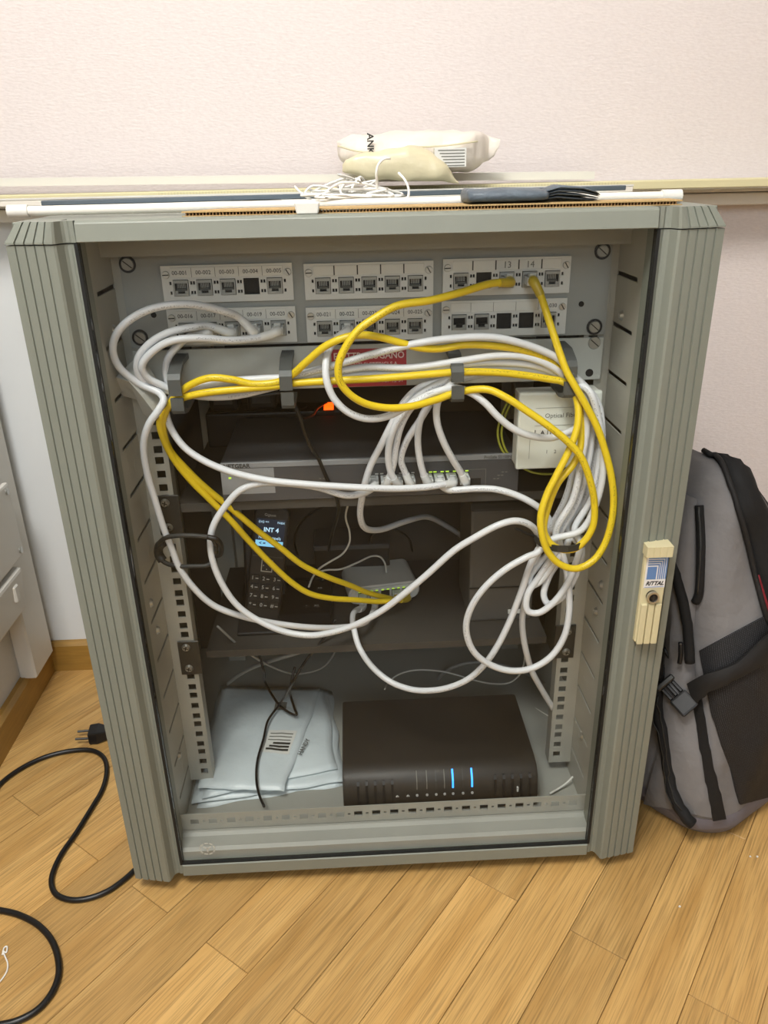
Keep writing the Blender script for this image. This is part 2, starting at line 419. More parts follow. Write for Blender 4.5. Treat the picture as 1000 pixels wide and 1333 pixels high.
# ================================================================== SETTING
def struct(name, mb, m, **k):
    o = obj(name, mb.mesh(name, m, **k)); o['kind'] = 'structure'; return o
XL, YB = -0.575, 0.485
floor = struct('floor', MB().box(XL-0.1, 2.4, -2.7, YB+0.1, -0.06, -0.004), M['gap'])
struct('wall_back', MB().box(XL-0.1, 2.4, YB, YB+0.1, -0.004, 2.5), M['wallb'])
struct('wall_left', MB().box(XL-0.1, XL, -2.7, YB, -0.004, 2.5), M['walll'])
struct('wall_right', MB().box(2.3, 2.4, -2.7, YB, -0.004, 2.5), M['plain'])
struct('wall_front', MB().box(XL, 2.3, -2.7, -2.6, -0.004, 2.5), M['plain'])
struct('ceiling', MB().box(XL-0.1, 2.4, -2.7, YB+0.1, 2.5, 2.56), M['plain'])
struct('baseboard_back', MB().prism([(YB, 0), (YB-0.014, 0), (YB-0.014, 0.05), (YB-0.008, 0.056), (YB, 0.056)], XL+0.014, 2.3, 'x'), M['base'])
struct('baseboard_left', MB().prism([(XL, 0), (XL+0.014, 0), (XL+0.014, 0.05), (XL+0.008, 0.056), (XL, 0.056)], -2.6, 0.474, 'y'), M['base'])

# oak strip floor: planks in brick pattern, long axis u, across w
PA = math.atan2(0.78, 0.62); PL, PW = 0.50, 0.0662
uD = Vector((math.cos(PA), math.sin(PA), 0)); wD = Vector((math.sin(PA), -math.cos(PA), 0))
pm = MB().box(-PL/2+0.0003, PL/2-0.0003, -PW/2+0.0003, PW/2-0.0003, -0.0039, 0).mesh('plank', M['oak'], bevel=0.0005)
random.seed(3)
far = MB()
def inroom(p): return XL < p.x < 2.3 and -2.6 < p.y < YB
def nearview(p): return XL-0.3 < p.x < 1.0 and -0.62 < p.y < YB+0.3
for k in range(-60, 60):
    w = -0.084+k*PW
    for j in range(-14, 14):
        u = -0.19+0.25+j*PL+(PL/2 if k % 2 else 0)
        c = uD*u+wD*w
        if nearview(c) and c.y > -0.45:
            o = obj('plank', pm, floor, loc=(c.x, c.y, random.uniform(-0.0002, 0.0)))
            o.rotation_euler = (0, 0, PA+(math.pi if random.random() < .5 else 0))
        elif inroom(c) or inroom(c+uD*PL/2) or inroom(c-uD*PL/2):
            T = Matrix.Translation(c) @ Matrix.Rotation(PA, 4, 'Z')
            far.box(-PL/2+0.0003, PL/2-0.0003, -PW/2+0.0003, PW/2-0.0003, -0.0039, -0.0002, T=T)
o = obj('plank_field', far.mesh('plank_field', M['oak']), floor); o['kind'] = 'stuff'

# cable trunking along the back wall (wall duct with a lid)
tr = thing('cable_trunking', 'white plastic cable trunking running along the whole back wall', 'trunking', (0.3, YB, 0.74))
obj('trunking_base', MB().box(XL, 2.3, 0.452, YB, 0.741, 0.757).mesh('b', M['whitewarm'], bevel=0.0015), tr)
obj('trunking_lid', MB().box(XL, 2.3, 0.447, YB, 0.7582, 0.7645).mesh('l', M['white'], bevel=0.002), tr)

struct('wall_daylight_tint_1', MB().box(XL, -0.285, 0.4835, YB, 0.056, 0.741), M['wallsmooth'])  # smooth lower-left wall surface, cool daylight put into its whiter colour
# left wall boxes
jb = thing('junction_box', 'upper and larger white junction box on the left wall', 'junction box', (XL, 0.30, 0.275))
obj('box_body', MB().box(XL, -0.538, 0.20, 0.385, 0.276, 0.386).mesh('b', M['jbox'], bevel=0.003, seg=2), jb)
lid = obj('box_lid', MB().box(-0.537, -0.528, 0.196, 0.389, 0.272, 0.390).mesh('l', M['jbox'], bevel=0.004, seg=2), jb)
for y, z in ((0.377, 0.379), (0.377, 0.284)):
    obj('lid_screw', MB().cyl((-0.5285, y, z), 0.005, 0.003, 'x', 12).mesh('s', M['steel'], bevel=0.0005), lid)
jb = thing('junction_box', 'lower and smaller white socket box on the left wall under the larger one', 'junction box', (XL, 0.27, 0.19))
obj('box_body', MB().prism([(XL, 0.195), (-0.532, 0.193), (-0.526, 0.262), (XL, 0.272)], 0.20, 0.366, 'y').mesh('b', M['jbox'], bevel=0.005, seg=2), jb)
obj('box_latch', MB().box(-0.531, -0.5245, 0.325, 0.34, 0.222, 0.248).mesh('l', M['jbox'], bevel=0.002), jb)
dc = thing('wall_duct', 'white vertical cable duct in the corner behind the junction boxes', 'duct', (XL, 0.44, 0.05))
obj('duct_body', MB().box(XL, -0.548, 0.375, 0.455, 0.052, 0.62).mesh('d', M['jbox'], bevel=0.003), dc)

# ================================================================== CABINET
cab = thing('server_cabinet', 'grey-green steel network cabinet with a glass door standing on the oak floor', 'cabinet', (0, 0.2, 0))
def cp(name, mb, m, parent=cab, **k): return obj(name, mb.mesh(name, m, **k), parent)
for sx in (-1, 1):
    x0, x1 = sorted((sx*0.2965, sx*0.2985))
    cp('side_panel', MB().box(x0, x1, 0.03, 0.45, 0.02, 0.7612), M['cab'])
cp('top_panel', MB().box(-0.2985, 0.2985, 0.006, 0.45, 0.7612, 0.7650), M['cab'], bevel=0.0008)
cp('floor_panel', MB().box(-0.2965, 0.2965, 0.0345, 0.448, 0.040, 0.050), M['cab_in'])
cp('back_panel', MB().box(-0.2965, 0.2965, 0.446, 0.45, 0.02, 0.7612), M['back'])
for x in (-0.255, 0.255):
    for y in (0.06, 0.42): cp('foot', MB().cyl((x, y, 0), 0.014, 0.04, 'z', 14), M['black'])
cp('plinth', MB().box(-0.285, 0.285, 0.03, 0.44, 0.012, 0.04), M['black'])
# ribbed door profiles
def profile(sx, zs):
    """cross-section (x,y) of the ribbed side profile, outside in"""
    P = [(0.304, 0.030), (0.304, -0.0015)]
    x0, x1 = 0.304, 0.2615; y0, y1 = -0.0015, -0.0095
    n = 5
    for i in range(n):
        a, b = i/n, (i+1)/n
        xa, ya = x0+(x1-x0)*a, y0+(y1-y0)*a; xb, yb = x0+(x1-x0)*b, y0+(y1-y0)*b
        if i: P += [(xa+0.0004, ya+0.0014), (xa-0.0004, ya+0.0014), (xa-0.0009, ya-0.0002)]
        P += [(xb+0.0009, yb-0.0002)] if i < n-1 else [(xb+0.0010, yb), (xb-0.0010, yb+0.0016)]
    P += [(0.2572, 0.0010), (0.2550, 0.0030), (0.2525, 0.0035), (0.2505, 0.0020), (0.2468, 0.0020), (0.2468, 0.008), (0.262, 0.010), (0.262, 0.030)]
    return [(sx*x, y) for x, y in P]
for sx in (-1, 1):
    cp('door_profile', MB().prism(profile(sx, 0), 0.021, 0.7472, 'z'), M['cab'])
    # sloping ribbed corner cap
    B = profile(sx, 0); mb = MB(); n = len(B); v = []
    for z, k in ((0.7482, 0.0), (0.7495, 0.0), (0.7645, 1.0), (0.7655, 1.12)):
        for x, y in B:
            ax = abs(x); f = max(0, (ax-0.256)/0.048)
            v.append((sx*(ax-0.010*f*k if ax > 0.2468 else ax), min(0.03, y-0.0012+0.004*k*min(1, f*3)) if y < 0.028 else y, z))
    fs = []
    for l in range(3):
        for i in range(n): fs.append((l*n+i, l*n+(i+1) % n, (l+1)*n+(i+1) % n, (l+1)*n+i))
    fs += [tuple(range(n))[::-1], tuple(range(3*n, 4*n))]
    mb.add(v, fs); cp('corner_cap', mb, M['cab'])
    x0, x1 = sorted((sx*0.2455, sx*0.2485))
    cp('door_seal', MB().box(x0, x1, -0.0008, 0.007, 0.038, 0.7475), M['seal'])
    x0, x1 = sorted((sx*0.2485, sx*0.264))
    cp('frame_jamb', MB().box(x0, x1, 0.0105, 0.03, 0.03, 0.764), M['cab'])
cp('door_top_rail', MB().prism([(-0.0035, 0.7485), (0.03, 0.7485), (0.03, 0.7656), (0.0020, 0.7656), (-0.0015, 0.7635)], -0.2455, 0.2455, 'x'), M['cab'], bevel=0.0006)
cp('door_bottom_rail', MB().box(-0.2465, 0.2465, -0.0025, 0.03, 0.021, 0.0385), M['cab'], bevel=0.001)
cp('bottom_seal', MB().box(-0.2455, 0.2455, -0.0012, 0.004, 0.0386, 0.0402), M['seal'])
cp('door_glass', MB().box(-0.2454, 0.2454, 0.0, 0.004, 0.0403, 0.7483), M['glass'])
# emblem etched on the glass, lower left corner
ec = aY(270, 1105, -0.0004); em = MB()
for k in range(9):
    a = k*2*math.pi/9; em.ring(ec, 0.0078, 0.0095, 0.0002, 4, 0, a, a+0.5)
for a in (270, 35, 145):
    T = Matrix.Translation(ec) @ Matrix.Rotation(-math.radians(a), 4, 'Y')
    em.box(0.0, 0.0055, 0, 0.0002, -0.0008, 0.0008, T=T)
cp('glass_emblem', em, M['mgmt'])
# lock handle on the right profile
lk = cp('lock_handle', MB().box(0.2665, 0.2935, -0.0145, -0.0025, 0.3370, 0.4465), M['ivory'], bevel=0.0015)
top = MB()
for i in range(4):
    top.prism([(0.2650+i*0.0073, -0.0032), (0.2650+i*0.0073, -0.0205), (0.2656+i*0.0073, -0.0212), (0.2717+i*0.0073, -0.0212), (0.2723+i*0.0073, -0.0205), (0.2723+i*0.0073, -0.0032)], 0.4455, 0.4575, 'z')
obj('handle_cap', top.mesh('c', M['ivory']), lk)
bt = MB()
for i in range(3): bt.box(0.2680+i*0.0082, 0.2752+i*0.0082, -0.0178, -0.0140, 0.3365, 0.3870)
obj('grip_ribs', bt.mesh('g', M['ivory'], bevel=0.0008), lk)
obj('badge', MB().box(0.2685, 0.2925, -0.0150, -0.0146, 0.4060, 0.4452).mesh('b', M['logowhite']), lk)
lg = MB(); bx0, bx1, bz0, bz1 = 0.2705, 0.2915, 0.4165, 0.4440
lg.box(bx0, bx0+0.0105, -0.0153, -0.0150, bz0, bz1-0.0125)
for i in range(5):
    o_ = 0.0022*i+0.0015; xr = bx0+0.0105+o_; zt = bz1-0.0125+o_*1.15
    lg.box(xr, xr+0.0013, -0.0153, -0.0150, bz0, zt+0.0013); lg.box(bx0, xr, -0.0153, -0.0150, zt, zt+0.0013)
obj('badge_emblem', lg.mesh('e', M['logoblue']), lk)
text('RITTAL', 0.0068, M['ink'], lk, (0.2805, -0.0151, 0.4113), shear=0.35, bold=0.0002, sx=0.93)
obj('badge_line', MB().box(0.2695, 0.2915, -0.01525, -0.0150, 0.4070, 0.4074).mesh('l', M['logoblue']), lk)
kc = MB().cyl((0.2795, -0.0185, 0.3960), 0.0068, 0.005, 'y', 24)
kc.cyl((0.2795, -0.0195, 0.3960), 0.0020, 0.003, 'y', 10, 1).box(0.2790, 0.2800, -0.0200, -0.0190, 0.3915, 0.4005, 1)
kc.ring((0.2795, -0.0198, 0.396), 0.0050, 0.0070, 0.003, 24, 2)
obj('key_cylinder', kc.mesh('k', [M['black'], M['dsteel'], M['steel']], smooth='auto'), lk)

lk.scale = (0.90, 1, 0.955); lk.location = (0.02655, 0, 0.01517)
# inner frame
cp('inner_lintel', MB().box(-0.262, 0.262, 0.080, 0.100, 0.7285, 0.764), M['cab_in'])
for sx in (-1, 1):
    holes = [(0.052, 0.112, 0.090+0.0505*i, 0.0945+0.0505*i) for i in range(13)]
    x0, x1 = sorted((sx*0.2520, sx*0.2535))
    pl = cp('slotted_side_plate', MB().plate(0.030, 0.145, 0.050, 0.764, holes, x0, x1, 'x'), M['zinc'])
    for y, z in ((0.075, 0.14), (0.062, 0.365), (0.07, 0.325), (0.085, 0.66)):
        obj('plate_screw', MB().cyl((sx*0.2520, y, z), 0.0055, -sx*0.003, 'x', 12, r2=0.003).mesh('s', M['steel'], smooth='auto'), pl)
    for i in range(12):
        cx = (sx*0.2513); z = 0.068+0.0505*i+0.045
        if i % 2 == 0: obj('pressed_dimple', MB().cyl((sx*0.2524, 0.088, z), 0.006, -sx*0.0006, 'x', 14).mesh('d', M['zinc'], smooth='auto'), pl)
    zs = []; z = 0.082
    while z < 0.722:
        zs += [z, z+0.0159, z+0.0318]; z += 0.04445
    c = sx*0.2325
    holes = [(c-0.0046, c+0.0046, q-0.0042, q+0.0042) for q in zs if q < 0.728]
    x0, x1 = sorted((sx*0.2235, sx*0.2518))
    rl = cp('mounting_rail', MB().plate(x0, x1, 0.068, 0.735, holes, 0.110, 0.1118, 'y'), M['zinc'])
    x0, x1 = sorted((sx*0.2225, sx*0.2236))
    obj('rail_flange', MB().box(x0, x1, 0.110, 0.128, 0.068, 0.735).mesh('f', M['zinc']), rl)
    # rear posts
    x0, x1 = sorted((sx*0.215, sx*0.243))
    cp('rear_post', MB().box(x0, x1, 0.405, 0.425, 0.05, 0.76).box(min(sx*0.2, sx*0.215), max(sx*0.2, sx*0.215), 0.423, 0.425, 0.05, 0.76), M['cab_in'], bevel=0.001)
holes = [(-0.2+0.027*i, -0.19+0.027*i, 0.086, 0.091) for i in range(15)]
cp('rear_cross_rail', MB().plate(-0.213, 0.213, 0.075, 0.100, holes, 0.420, 0.422), M['cab_in'])
# lower front beam with its row of square and round holes
holes = []
for i in range(22):
    x = -0.2335+0.0223*i; holes.append((x-0.0050, x+0.0050, 0.0668, 0.0745))
    if i < 21: holes.append((x+0.0096, x+0.0127, 0.0694, 0.0722))
bm_ = MB().plate(-0.2515, 0.2515, 0.0580, 0.0830, holes, 0.0340, 0.0352)
cp('hole_strip', bm_, M['cab_in'])
cp('front_beam', MB().prism([(0.0070, 0.036), (0.0335, 0.036), (0.0335, 0.0579), (0.0300, 0.0579), (0.0260, 0.0550), (0.0110, 0.0535), (0.0070, 0.0505)], -0.2515, 0.2515, 'x'), M['cab_in'])

# rack ears / shelves
def screw_at(x, z, y, parent, name='cage_screw', r=0.0052):
    mb = MB().cyl((x, y-0.0026, z), r*0.7, 0.0026, 'y', 14, r2=r)
    for t in (0.3, 0.3+math.pi/2):
        T = Matrix.Translation((x, 0, z)) @ Matrix.Rotation(t, 4, 'Y')
        mb.box(-r*0.55, r*0.55, y-0.0029, y-0.0024, -0.0006, 0.0006, 1, T=T)
    return obj(name, mb.mesh('screw', [M['steel'], M['ink']], smooth='auto'), parent)
def shelf(z, label, ear, y0=0.1135):
    t = thing('rack_shelf', label, 'shelf', (0, 0.24, z))
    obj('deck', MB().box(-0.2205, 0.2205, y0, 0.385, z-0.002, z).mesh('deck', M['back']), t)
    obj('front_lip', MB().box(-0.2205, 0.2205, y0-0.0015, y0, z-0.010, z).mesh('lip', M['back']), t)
    for sx in (-1, 1):
        x0, x1 = sorted((sx*0.2170, sx*0.2425))
        e = obj('ear', MB().box(x0, x1, 0.1075, 0.1095, ear-0.026, ear+0.022).mesh('ear', M['dsteel'], bevel=0.0006), t)
        for dz in (0.0135, -0.0165): screw_at(sx*0.2325, ear+dz, 0.1072, e)
    return t
shelf(0.461, 'dark upper rack shelf carrying the rack switch', 0.4515)
shelf(0.236, 'dark lower rack shelf carrying the cordless phone', 0.2615, 0.158)

# ================================================================== PATCH PANEL
pp = thing('patch_panel', 'grey patch panel with six white port plates at the top of the cabinet', 'patch panel', (0, 0.106, 0.637))
obj('panel_sheet', MB().box(-0.2425, 0.2425, 0.1045, 0.1075, 0.6375, 0.7265).mesh('p', M['panelgrey']), pp)
def slot_screw(x, z, y, parent, r=0.0038, rot=0.6, name='plate_screw'):
    mb = MB().cyl((x, y-0.0016, z), r*0.85, 0.0016, 'y', 16, r2=r)
    T = Matrix.Translation((x, 0, z)) @ Matrix.Rotation(rot, 4, 'Y')
    mb.box(-r*0.8, r*0.8, y-0.0019, y-0.0014, -0.0005, 0.0005, 1, T=T)
    return obj(name, mb.mesh('screw', [M['steel'], M['ink']], smooth='auto'), parent)
# one keystone jack at the origin, opening towards -y
def jack_mesh(dark):
    m = MB()
    m.plate(-0.0072, 0.0072, -0.0074, 0.0074, [(-0.0060, 0.0060, -0.0052, 0.0046)], -0.0006, 0.006, m=0)
    m.box(-0.0062, 0.0062, 0.0055, 0.0062, -0.0054, 0.0048, 1)
    m.box(-0.0060, -0.0034, 0.0002, 0.0055, -0.0052, -0.0026, 0); m.box(0.0034, 0.0060, 0.0002, 0.0055, -0.0052, -0.0026, 0)
    for i in range(8): m.box(-0.0042+i*0.0011, -0.0037+i*0.0011, 0.0030, 0.0056, -0.0005, 0.0040, 2)
    m.box(-0.0050, 0.0050, 0.0012, 0.0055, -0.0036, -0.0008, 3)
    return m.mesh('keystone_jack', [M['jack'], M['hole' if dark else 'jackdark'], M['hole' if dark else 'jack'], M['hole' if dark else 'jackdark']])
JM, JMD = jack_mesh(False), jack_mesh(True)
JOFF = [-0.0457+0.0229*i for i in range(5)]
PLATES = [  # cx, z0, z1, states, texts
    (-0.1390, 0.6815, 0.7170, 'jjjej', ['00-001', '00-002', '00-003', '00-004', '00-005']),
    (0.0000, 0.6810, 0.7155, 'jjjjj', None),
    (0.1370, 0.6810, 0.7165, 'jejjj', [None, None, '13', '14', None]),
    (-0.1385, 0.6400, 0.6755, 'jjjjj', ['00-016', '00-017', '00-018', '00-019', '00-020']),
    (-0.0005, 0.6390, 0.6735, 'jjjjj', ['00-021', '00-022', '00-023', '00-024', '00-025']),
    (0.1360, 0.6400, 0.6760, 'ddeej', [None, None, None, None, '00-030']),
]
PORT = {}
for pi, (cx, z0, z1, st, tx) in enumerate(PLATES):
    zj = z1-0.0212; hs = []
    for i, o_ in enumerate(JOFF):
        hs.append((cx+o_-0.0077, cx+o_+0.0077, zj-0.0079, zj+0.0079))
        for a in (-1, 1):
            for b in (-1, 1):
                xc = cx+o_+a*0.0101; zc = zj+b*0.0046
                hs.append((xc-0.0010, xc+0.0010, zc-0.0016, zc+0.0016))
    pl = obj('port_plate', MB().plate(cx-0.0638, cx+0.0638, z0, z1, hs, 0.1005, 0.1030).mesh('port_plate', M['plate']), pp)
    obj('plate_backing', MB().box(cx-0.0625, cx+0.0625, 0.1031, 0.1044, z0+0.001, z1-0.001).mesh('b', M['hole']), pl)
    for i, o_ in enumerate(JOFF):
        PORT[(pi, i)] = Vector((cx+o_, 0.1000, zj))
        if st[i] in 'jd': obj('keystone_jack', JM if st[i] == 'j' else JMD, pl, loc=(cx+o_, 0.0995, zj))
    zt = z1-0.0072
    obj('label_strip', MB().box(cx-0.0545, cx+0.0545, 0.1000, 0.1006, zt-0.0042, zt+0.0052).mesh('s', M['label'], bevel=0.0003), pl)
    for i in range(4):
        w = 0.0006 if pi in (1, 2) else 0.0002
        xm = cx+(JOFF[i]+JOFF[i+1])/2
        obj('strip_divider', MB().box(xm-w, xm+w, 0.0997, 0.1001, zt-0.0040, zt+0.0050).mesh('d', M['ink'] if w > 0.0003 else M['inklight']), pl)
    if tx:
        for i, s_ in enumerate(tx):
            if s_: text(s_, 0.0056 if '-' in s_ else 0.0090, M['ink'] if '-' in s_ else M['inklight'], pl, (cx+JOFF[i], 0.0998, zt+0.0002), sx=0.95)
    for x in (-0.0592, 0.0592): slot_screw(cx+x, z1-0.0085, 0.1004, pl, rot=0.5+x*9)
for x, z in ((-0.2345, 0.7190), (0.2325, 0.7200), (-0.2325, 0.6480), (0.2310, 0.6455)):
    slot_screw(x, z, 0.1043, pp, 0.0066, 0.7, 'panel_screw')
    obj('screw_washer', MB().ring((x, 0.1036, z), 0.004, 0.0082, 0.0012, 20).mesh('w', M['black']), pp)
for x, z in ((0.2155, 0.6690), (-0.2160, 0.6700)): obj('panel_hole', MB().cyl((x, 0.1040, z), 0.0028, 0.0008, 'y', 12).mesh('h', M['hole']), pp)

# ================================================================== CABLE MANAGEMENT PANEL
cm = thing('cable_management_panel', 'pale grey cable management panel with four grey rings below the patch panel', 'panel', (0, 0.106, 0.592))
obj('panel_sheet', MB().box(-0.2425, 0.2425, 0.1045, 0.1070, 0.5900, 0.6345).mesh('p', M['mgmt'], bevel=0.0005), cm)
for x, z in ((0.2325, 0.6290), (-0.2325, 0.6290)): slot_screw(x, z, 0.1043, cm, 0.0068, 0.7, 'panel_screw')
obj('panel_hole', MB().cyl((0.2300, 0.1040, 0.5975), 0.0042, 0.0008, 'y', 12).mesh('h', M['hole']), cm)
def ring_mb(x, zt, zg1, zg0, zb):
    """open cable ring in the yz plane: top arm, front finger, gap, lower finger, bottom arm"""
    w = 0.0062; th = 0.0035; yf = 0.050
    A = [(0.1045, zt+0.010), (0.075, zt+0.009), (yf+0.004, zt+0.001), (yf, zt-0.004), (yf, zg1), (yf+th, zg1), (yf+th, zt-0.006), (yf+0.008, zt-0.003), (0.076, zt+0.0045), (0.1045, zt+0.0045)]
    B = [(0.1045, zb-0.004), (0.07, zb-0.006), (yf+0.004, zb-0.003), (yf, zb+0.001), (yf, zg0), (yf+th, zg0), (yf+th, zb+0.003), (yf+0.008, zb+0.001), (0.07, zb-0.002), (0.1045, zb)]
    return MB().prism(A, x-w, x+w, 'x').prism(B, x-w+0.0005, x+w+0.0005, 'x')
for x, a in ((-0.1925, (0.621, 0.601, 0.5985, 0.585)), (-0.0850, (0.621, 0.603, 0.6010, 0.587)), (0.0830, (0.620, 0.606, 0.6015, 0.588)), (0.1950, (0.622, 0.607, 0.6025, 0.5885))):
    obj('cable_ring', ring_mb(x, *a).mesh('cable_ring', M['bracket']), cm)
st = obj('sticker', MB().box(-0.0410, 0.0365, 0.1041, 0.1046, 0.5905, 0.6300).mesh('s', M['red']), cm)
text('ELETTROLUGANO', 0.0098, M['redtxt'], st, (-0.0022, 0.1040, 0.6225), bold=0.00015, sx=0.90)
text('IMPIANTI ELETTRICI S.A.', 0.0062, M['redtxt'], st, (-0.0022, 0.1040, 0.6135), sx=0.92)
text('091 967 12 31', 0.0056, M['redtxt'], st, (0.0170, 0.1040, 0.5960))

# ================================================================== DEVICES
# rack switch on the upper shelf
sw = thing('network_switch', 'dark grey rack network switch with pale front strip full of white plugs', 'switch', (0, 0.19, 0.4625))
obj('body', MB().box(-0.168, 0.161, 0.1115, 0.275, 0.4625, 0.5085).mesh('b', M['swbody'], bevel=0.0012), sw)
PX8 = [486, 502, 517, 533, 556, 571, 587, 603]
SP = [Vector((aY(x, 624, 0.108).x, 0.108, 0.4840)) for x in PX8]
hs = [(p.x-0.0062, p.x+0.0062, p.z-0.0062, p.z+0.0052) for p in SP]
obj('front_panel', MB().plate(-0.168, 0.161, 0.4630, 0.5020, hs, 0.1085, 0.1113).mesh('f', M['swfront']), sw)
fs_ = obj('front_strip', MB().box(-0.168, 0.161, 0.1080, 0.1113, 0.5022, 0.5085).mesh('s', M['swstrip'], bevel=0.0006), sw)
obj('name_panel', MB().box(-0.168, -0.110, 0.1081, 0.1084, 0.4720, 0.5020).mesh('n', M['swstrip']), sw)
text('NETGEAR', 0.0066, M['ink'], sw, (-0.1500, 0.1078, 0.5050), bold=0.00015)
text('ProSafe SS108N', 0.0052, M['ink'], fs_, (0.1370, 0.1078, 0.5052), sx=0.9)
obj('status_light', MB().box(-0.1600, -0.1570, 0.1078, 0.1081, 0.4905, 0.4925).mesh('l', M['led_g']), sw)
for i, p in enumerate(SP):
    j = MB().box(p.x-0.0062, p.x+0.0062, 0.1112, 0.1116, p.z-0.0062, p.z+0.0052, 0)
    j.box(p.x-0.0058, p.x-0.0022, 0.1083, 0.1088, p.z+0.0054, p.z+0.0068, 1).box(p.x+0.0022, p.x+0.0058, 0.1083, 0.1088, p.z+0.0054, p.z+0.0068, 1)
    obj('port', j.mesh('port', [M['hole'], M['led_g'] if i > 3 else M['steel']]), sw)
for i in range(6):
    for k in range(2):
        x = (-0.0700, 0.1330)[k]+0.0045*(i % 3)+0.004*(i // 3); obj('port_mark', MB().box(x, x+0.0026, 0.1082, 0.1085, 0.4790+0.0038*(i % 3), 0.4799+0.0038*(i % 3)).mesh('m', M['inklight']), sw)
cbx = MB()
for a in ((0.0915, 0.1245, 0.4912, 0.4916), (0.1241, 0.1245, 0.4680, 0.4916), (0.0915, 0.1245, 0.4680, 0.4684)): cbx.box(a[0], a[1], 0.1082, 0.1085, a[2], a[3])
obj('port_outline', cbx.mesh('o', M['inklight']), sw)
obj('combo_slot', MB().box(0.1010, 0.1190, 0.1081, 0.1085, 0.4700, 0.4810).mesh('c', M['hole'], bevel=0.0001), sw)
for x in (-0.15, 0.14):
    for y in (0.125, 0.26): obj('rubber_foot', MB().cyl((x, y, 0.4610), 0.006, 0.0016, 'z', 12).mesh('f', M['black']), sw)

# power strip behind the switch, with lit rocker, and adapters
ps = thing('power_strip', 'black power strip with a glowing orange rocker switch behind the rack switch', 'power strip', (-0.11, 0.335, 0.461))
obj('strip_body', MB().box(-0.215, -0.035, 0.300, 0.345, 0.4612, 0.5080).mesh('b', M['black'], bevel=0.003, seg=2), ps)
rc = aZ(428, 530, 0.5105)
rk = obj('rocker_switch', MB().prism([(rc.y-0.011, 0.5082), (rc.y+0.011, 0.5082), (rc.y+0.0105, 0.5140), (rc.y, 0.5112), (rc.y-0.0105, 0.5122)], rc.x-0.0062, rc.x+0.0062, 'x').mesh('r', M['led_o']), ps)
obj('rocker_frame', MB().plate(rc.x-0.009, rc.x+0.009, rc.y-0.0145, rc.y+0.0145, [(rc.x-0.0066, rc.x+0.0066, rc.y-0.0115, rc.y+0.0115)], 0.5080, 0.5100, 'z').mesh('f', M['black']), rk)
for i in range(3):
    obj('socket', MB().cyl((-0.193+0.046*i, 0.3225, 0.5078), 0.0185, 0.0016, 'z', 20).cyl((-0.198+0.046*i, 0.3225, 0.5092), 0.002, 0.0006, 'z', 8, 1).cyl((-0.188+0.046*i, 0.3225, 0.5092), 0.002, 0.0006, 'z', 8, 1).mesh('s', [M['black'], M['hole']], smooth='auto'), ps)
for i, x in enumerate((-0.190, -0.140)):
    a = thing('power_adapter', ['black plug-in power adapter on the left of the power strip', 'black plug-in power adapter on the middle of the power strip'][i], 'adapter', (x, 0.322, 0.51))
    obj('adapter_body', MB().box(x-0.019, x+0.019, 0.302, 0.343, 0.5100, 0.545+0.01*i).mesh('a', M['black'], bevel=0.005, seg=2), a)
    obj('rating_label', MB().box(x-0.012, x+0.012, 0.3012, 0.3019, 0.520, 0.538).mesh('r', M['greybox']), a)

# optical fibre outlet
fo = thing('fiber_outlet', 'white optical fibre wall outlet box at the right rail', 'outlet box', (0.197, 0.1, 0.5))
f0 = aY(676, 513, 0.082); f1 = aY(671, 611, 0.082); f2 = aY(785, 507, 0.082)
fx0, fx1, fz0, fz1 = (f0.x+f1.x)/2, f2.x, f1.z, (f0.z+f2.z)/2
obj('outlet_base', MB().box(fx0+0.001, fx1-0.001, 0.089, 0.1075, fz0+0.001, fz1-0.001).mesh('b', M['white'], bevel=0.001), fo)
cv = obj('outlet_cover', MB().box(fx0, fx1, 0.0805, 0.0888, fz0, fz1).mesh('c', M['fiber'], bevel=0.0025, seg=2), fo)
fr = MB()
for a in ((0.018, 0.070, -0.0165, -0.0163), (0.018, 0.070, -0.0355, -0.0353), (0.017, 0.070, -0.0505, -0.0503), (0.0135, 0.0138, -0.072, -0.0505)): fr.box(fx0+a[0], fx0+a[1], 0.0801, 0.0806, fz1+a[2], fz1+a[3])
obj('cover_lines', fr.mesh('l', M['inklight']), cv)
text('Optical Fiber', 0.0068, M['inklight'], cv, (fx0+0.0460, 0.0803, fz1-0.0250))
lb = obj('outlet_label', MB().box(fx0+0.018, fx0+0.060, 0.0800, 0.0805, fz1-0.0470, fz1-0.0395).mesh('l', M['label']), cv)
text('A 117', 0.0062, M['ink'], lb, (fx0+0.0320, 0.0798, fz1-0.0432), bold=0.0001)
obj('label_bar', MB().box(fx0+0.0182, fx0+0.0190, 0.0797, 0.0800, fz1-0.0465, fz1-0.0400).mesh('l', M['ink']), lb)
text('1    2', 0.0056, M['inklight'], cv, (fx0+0.0370, 0.0803, fz1-0.0650))

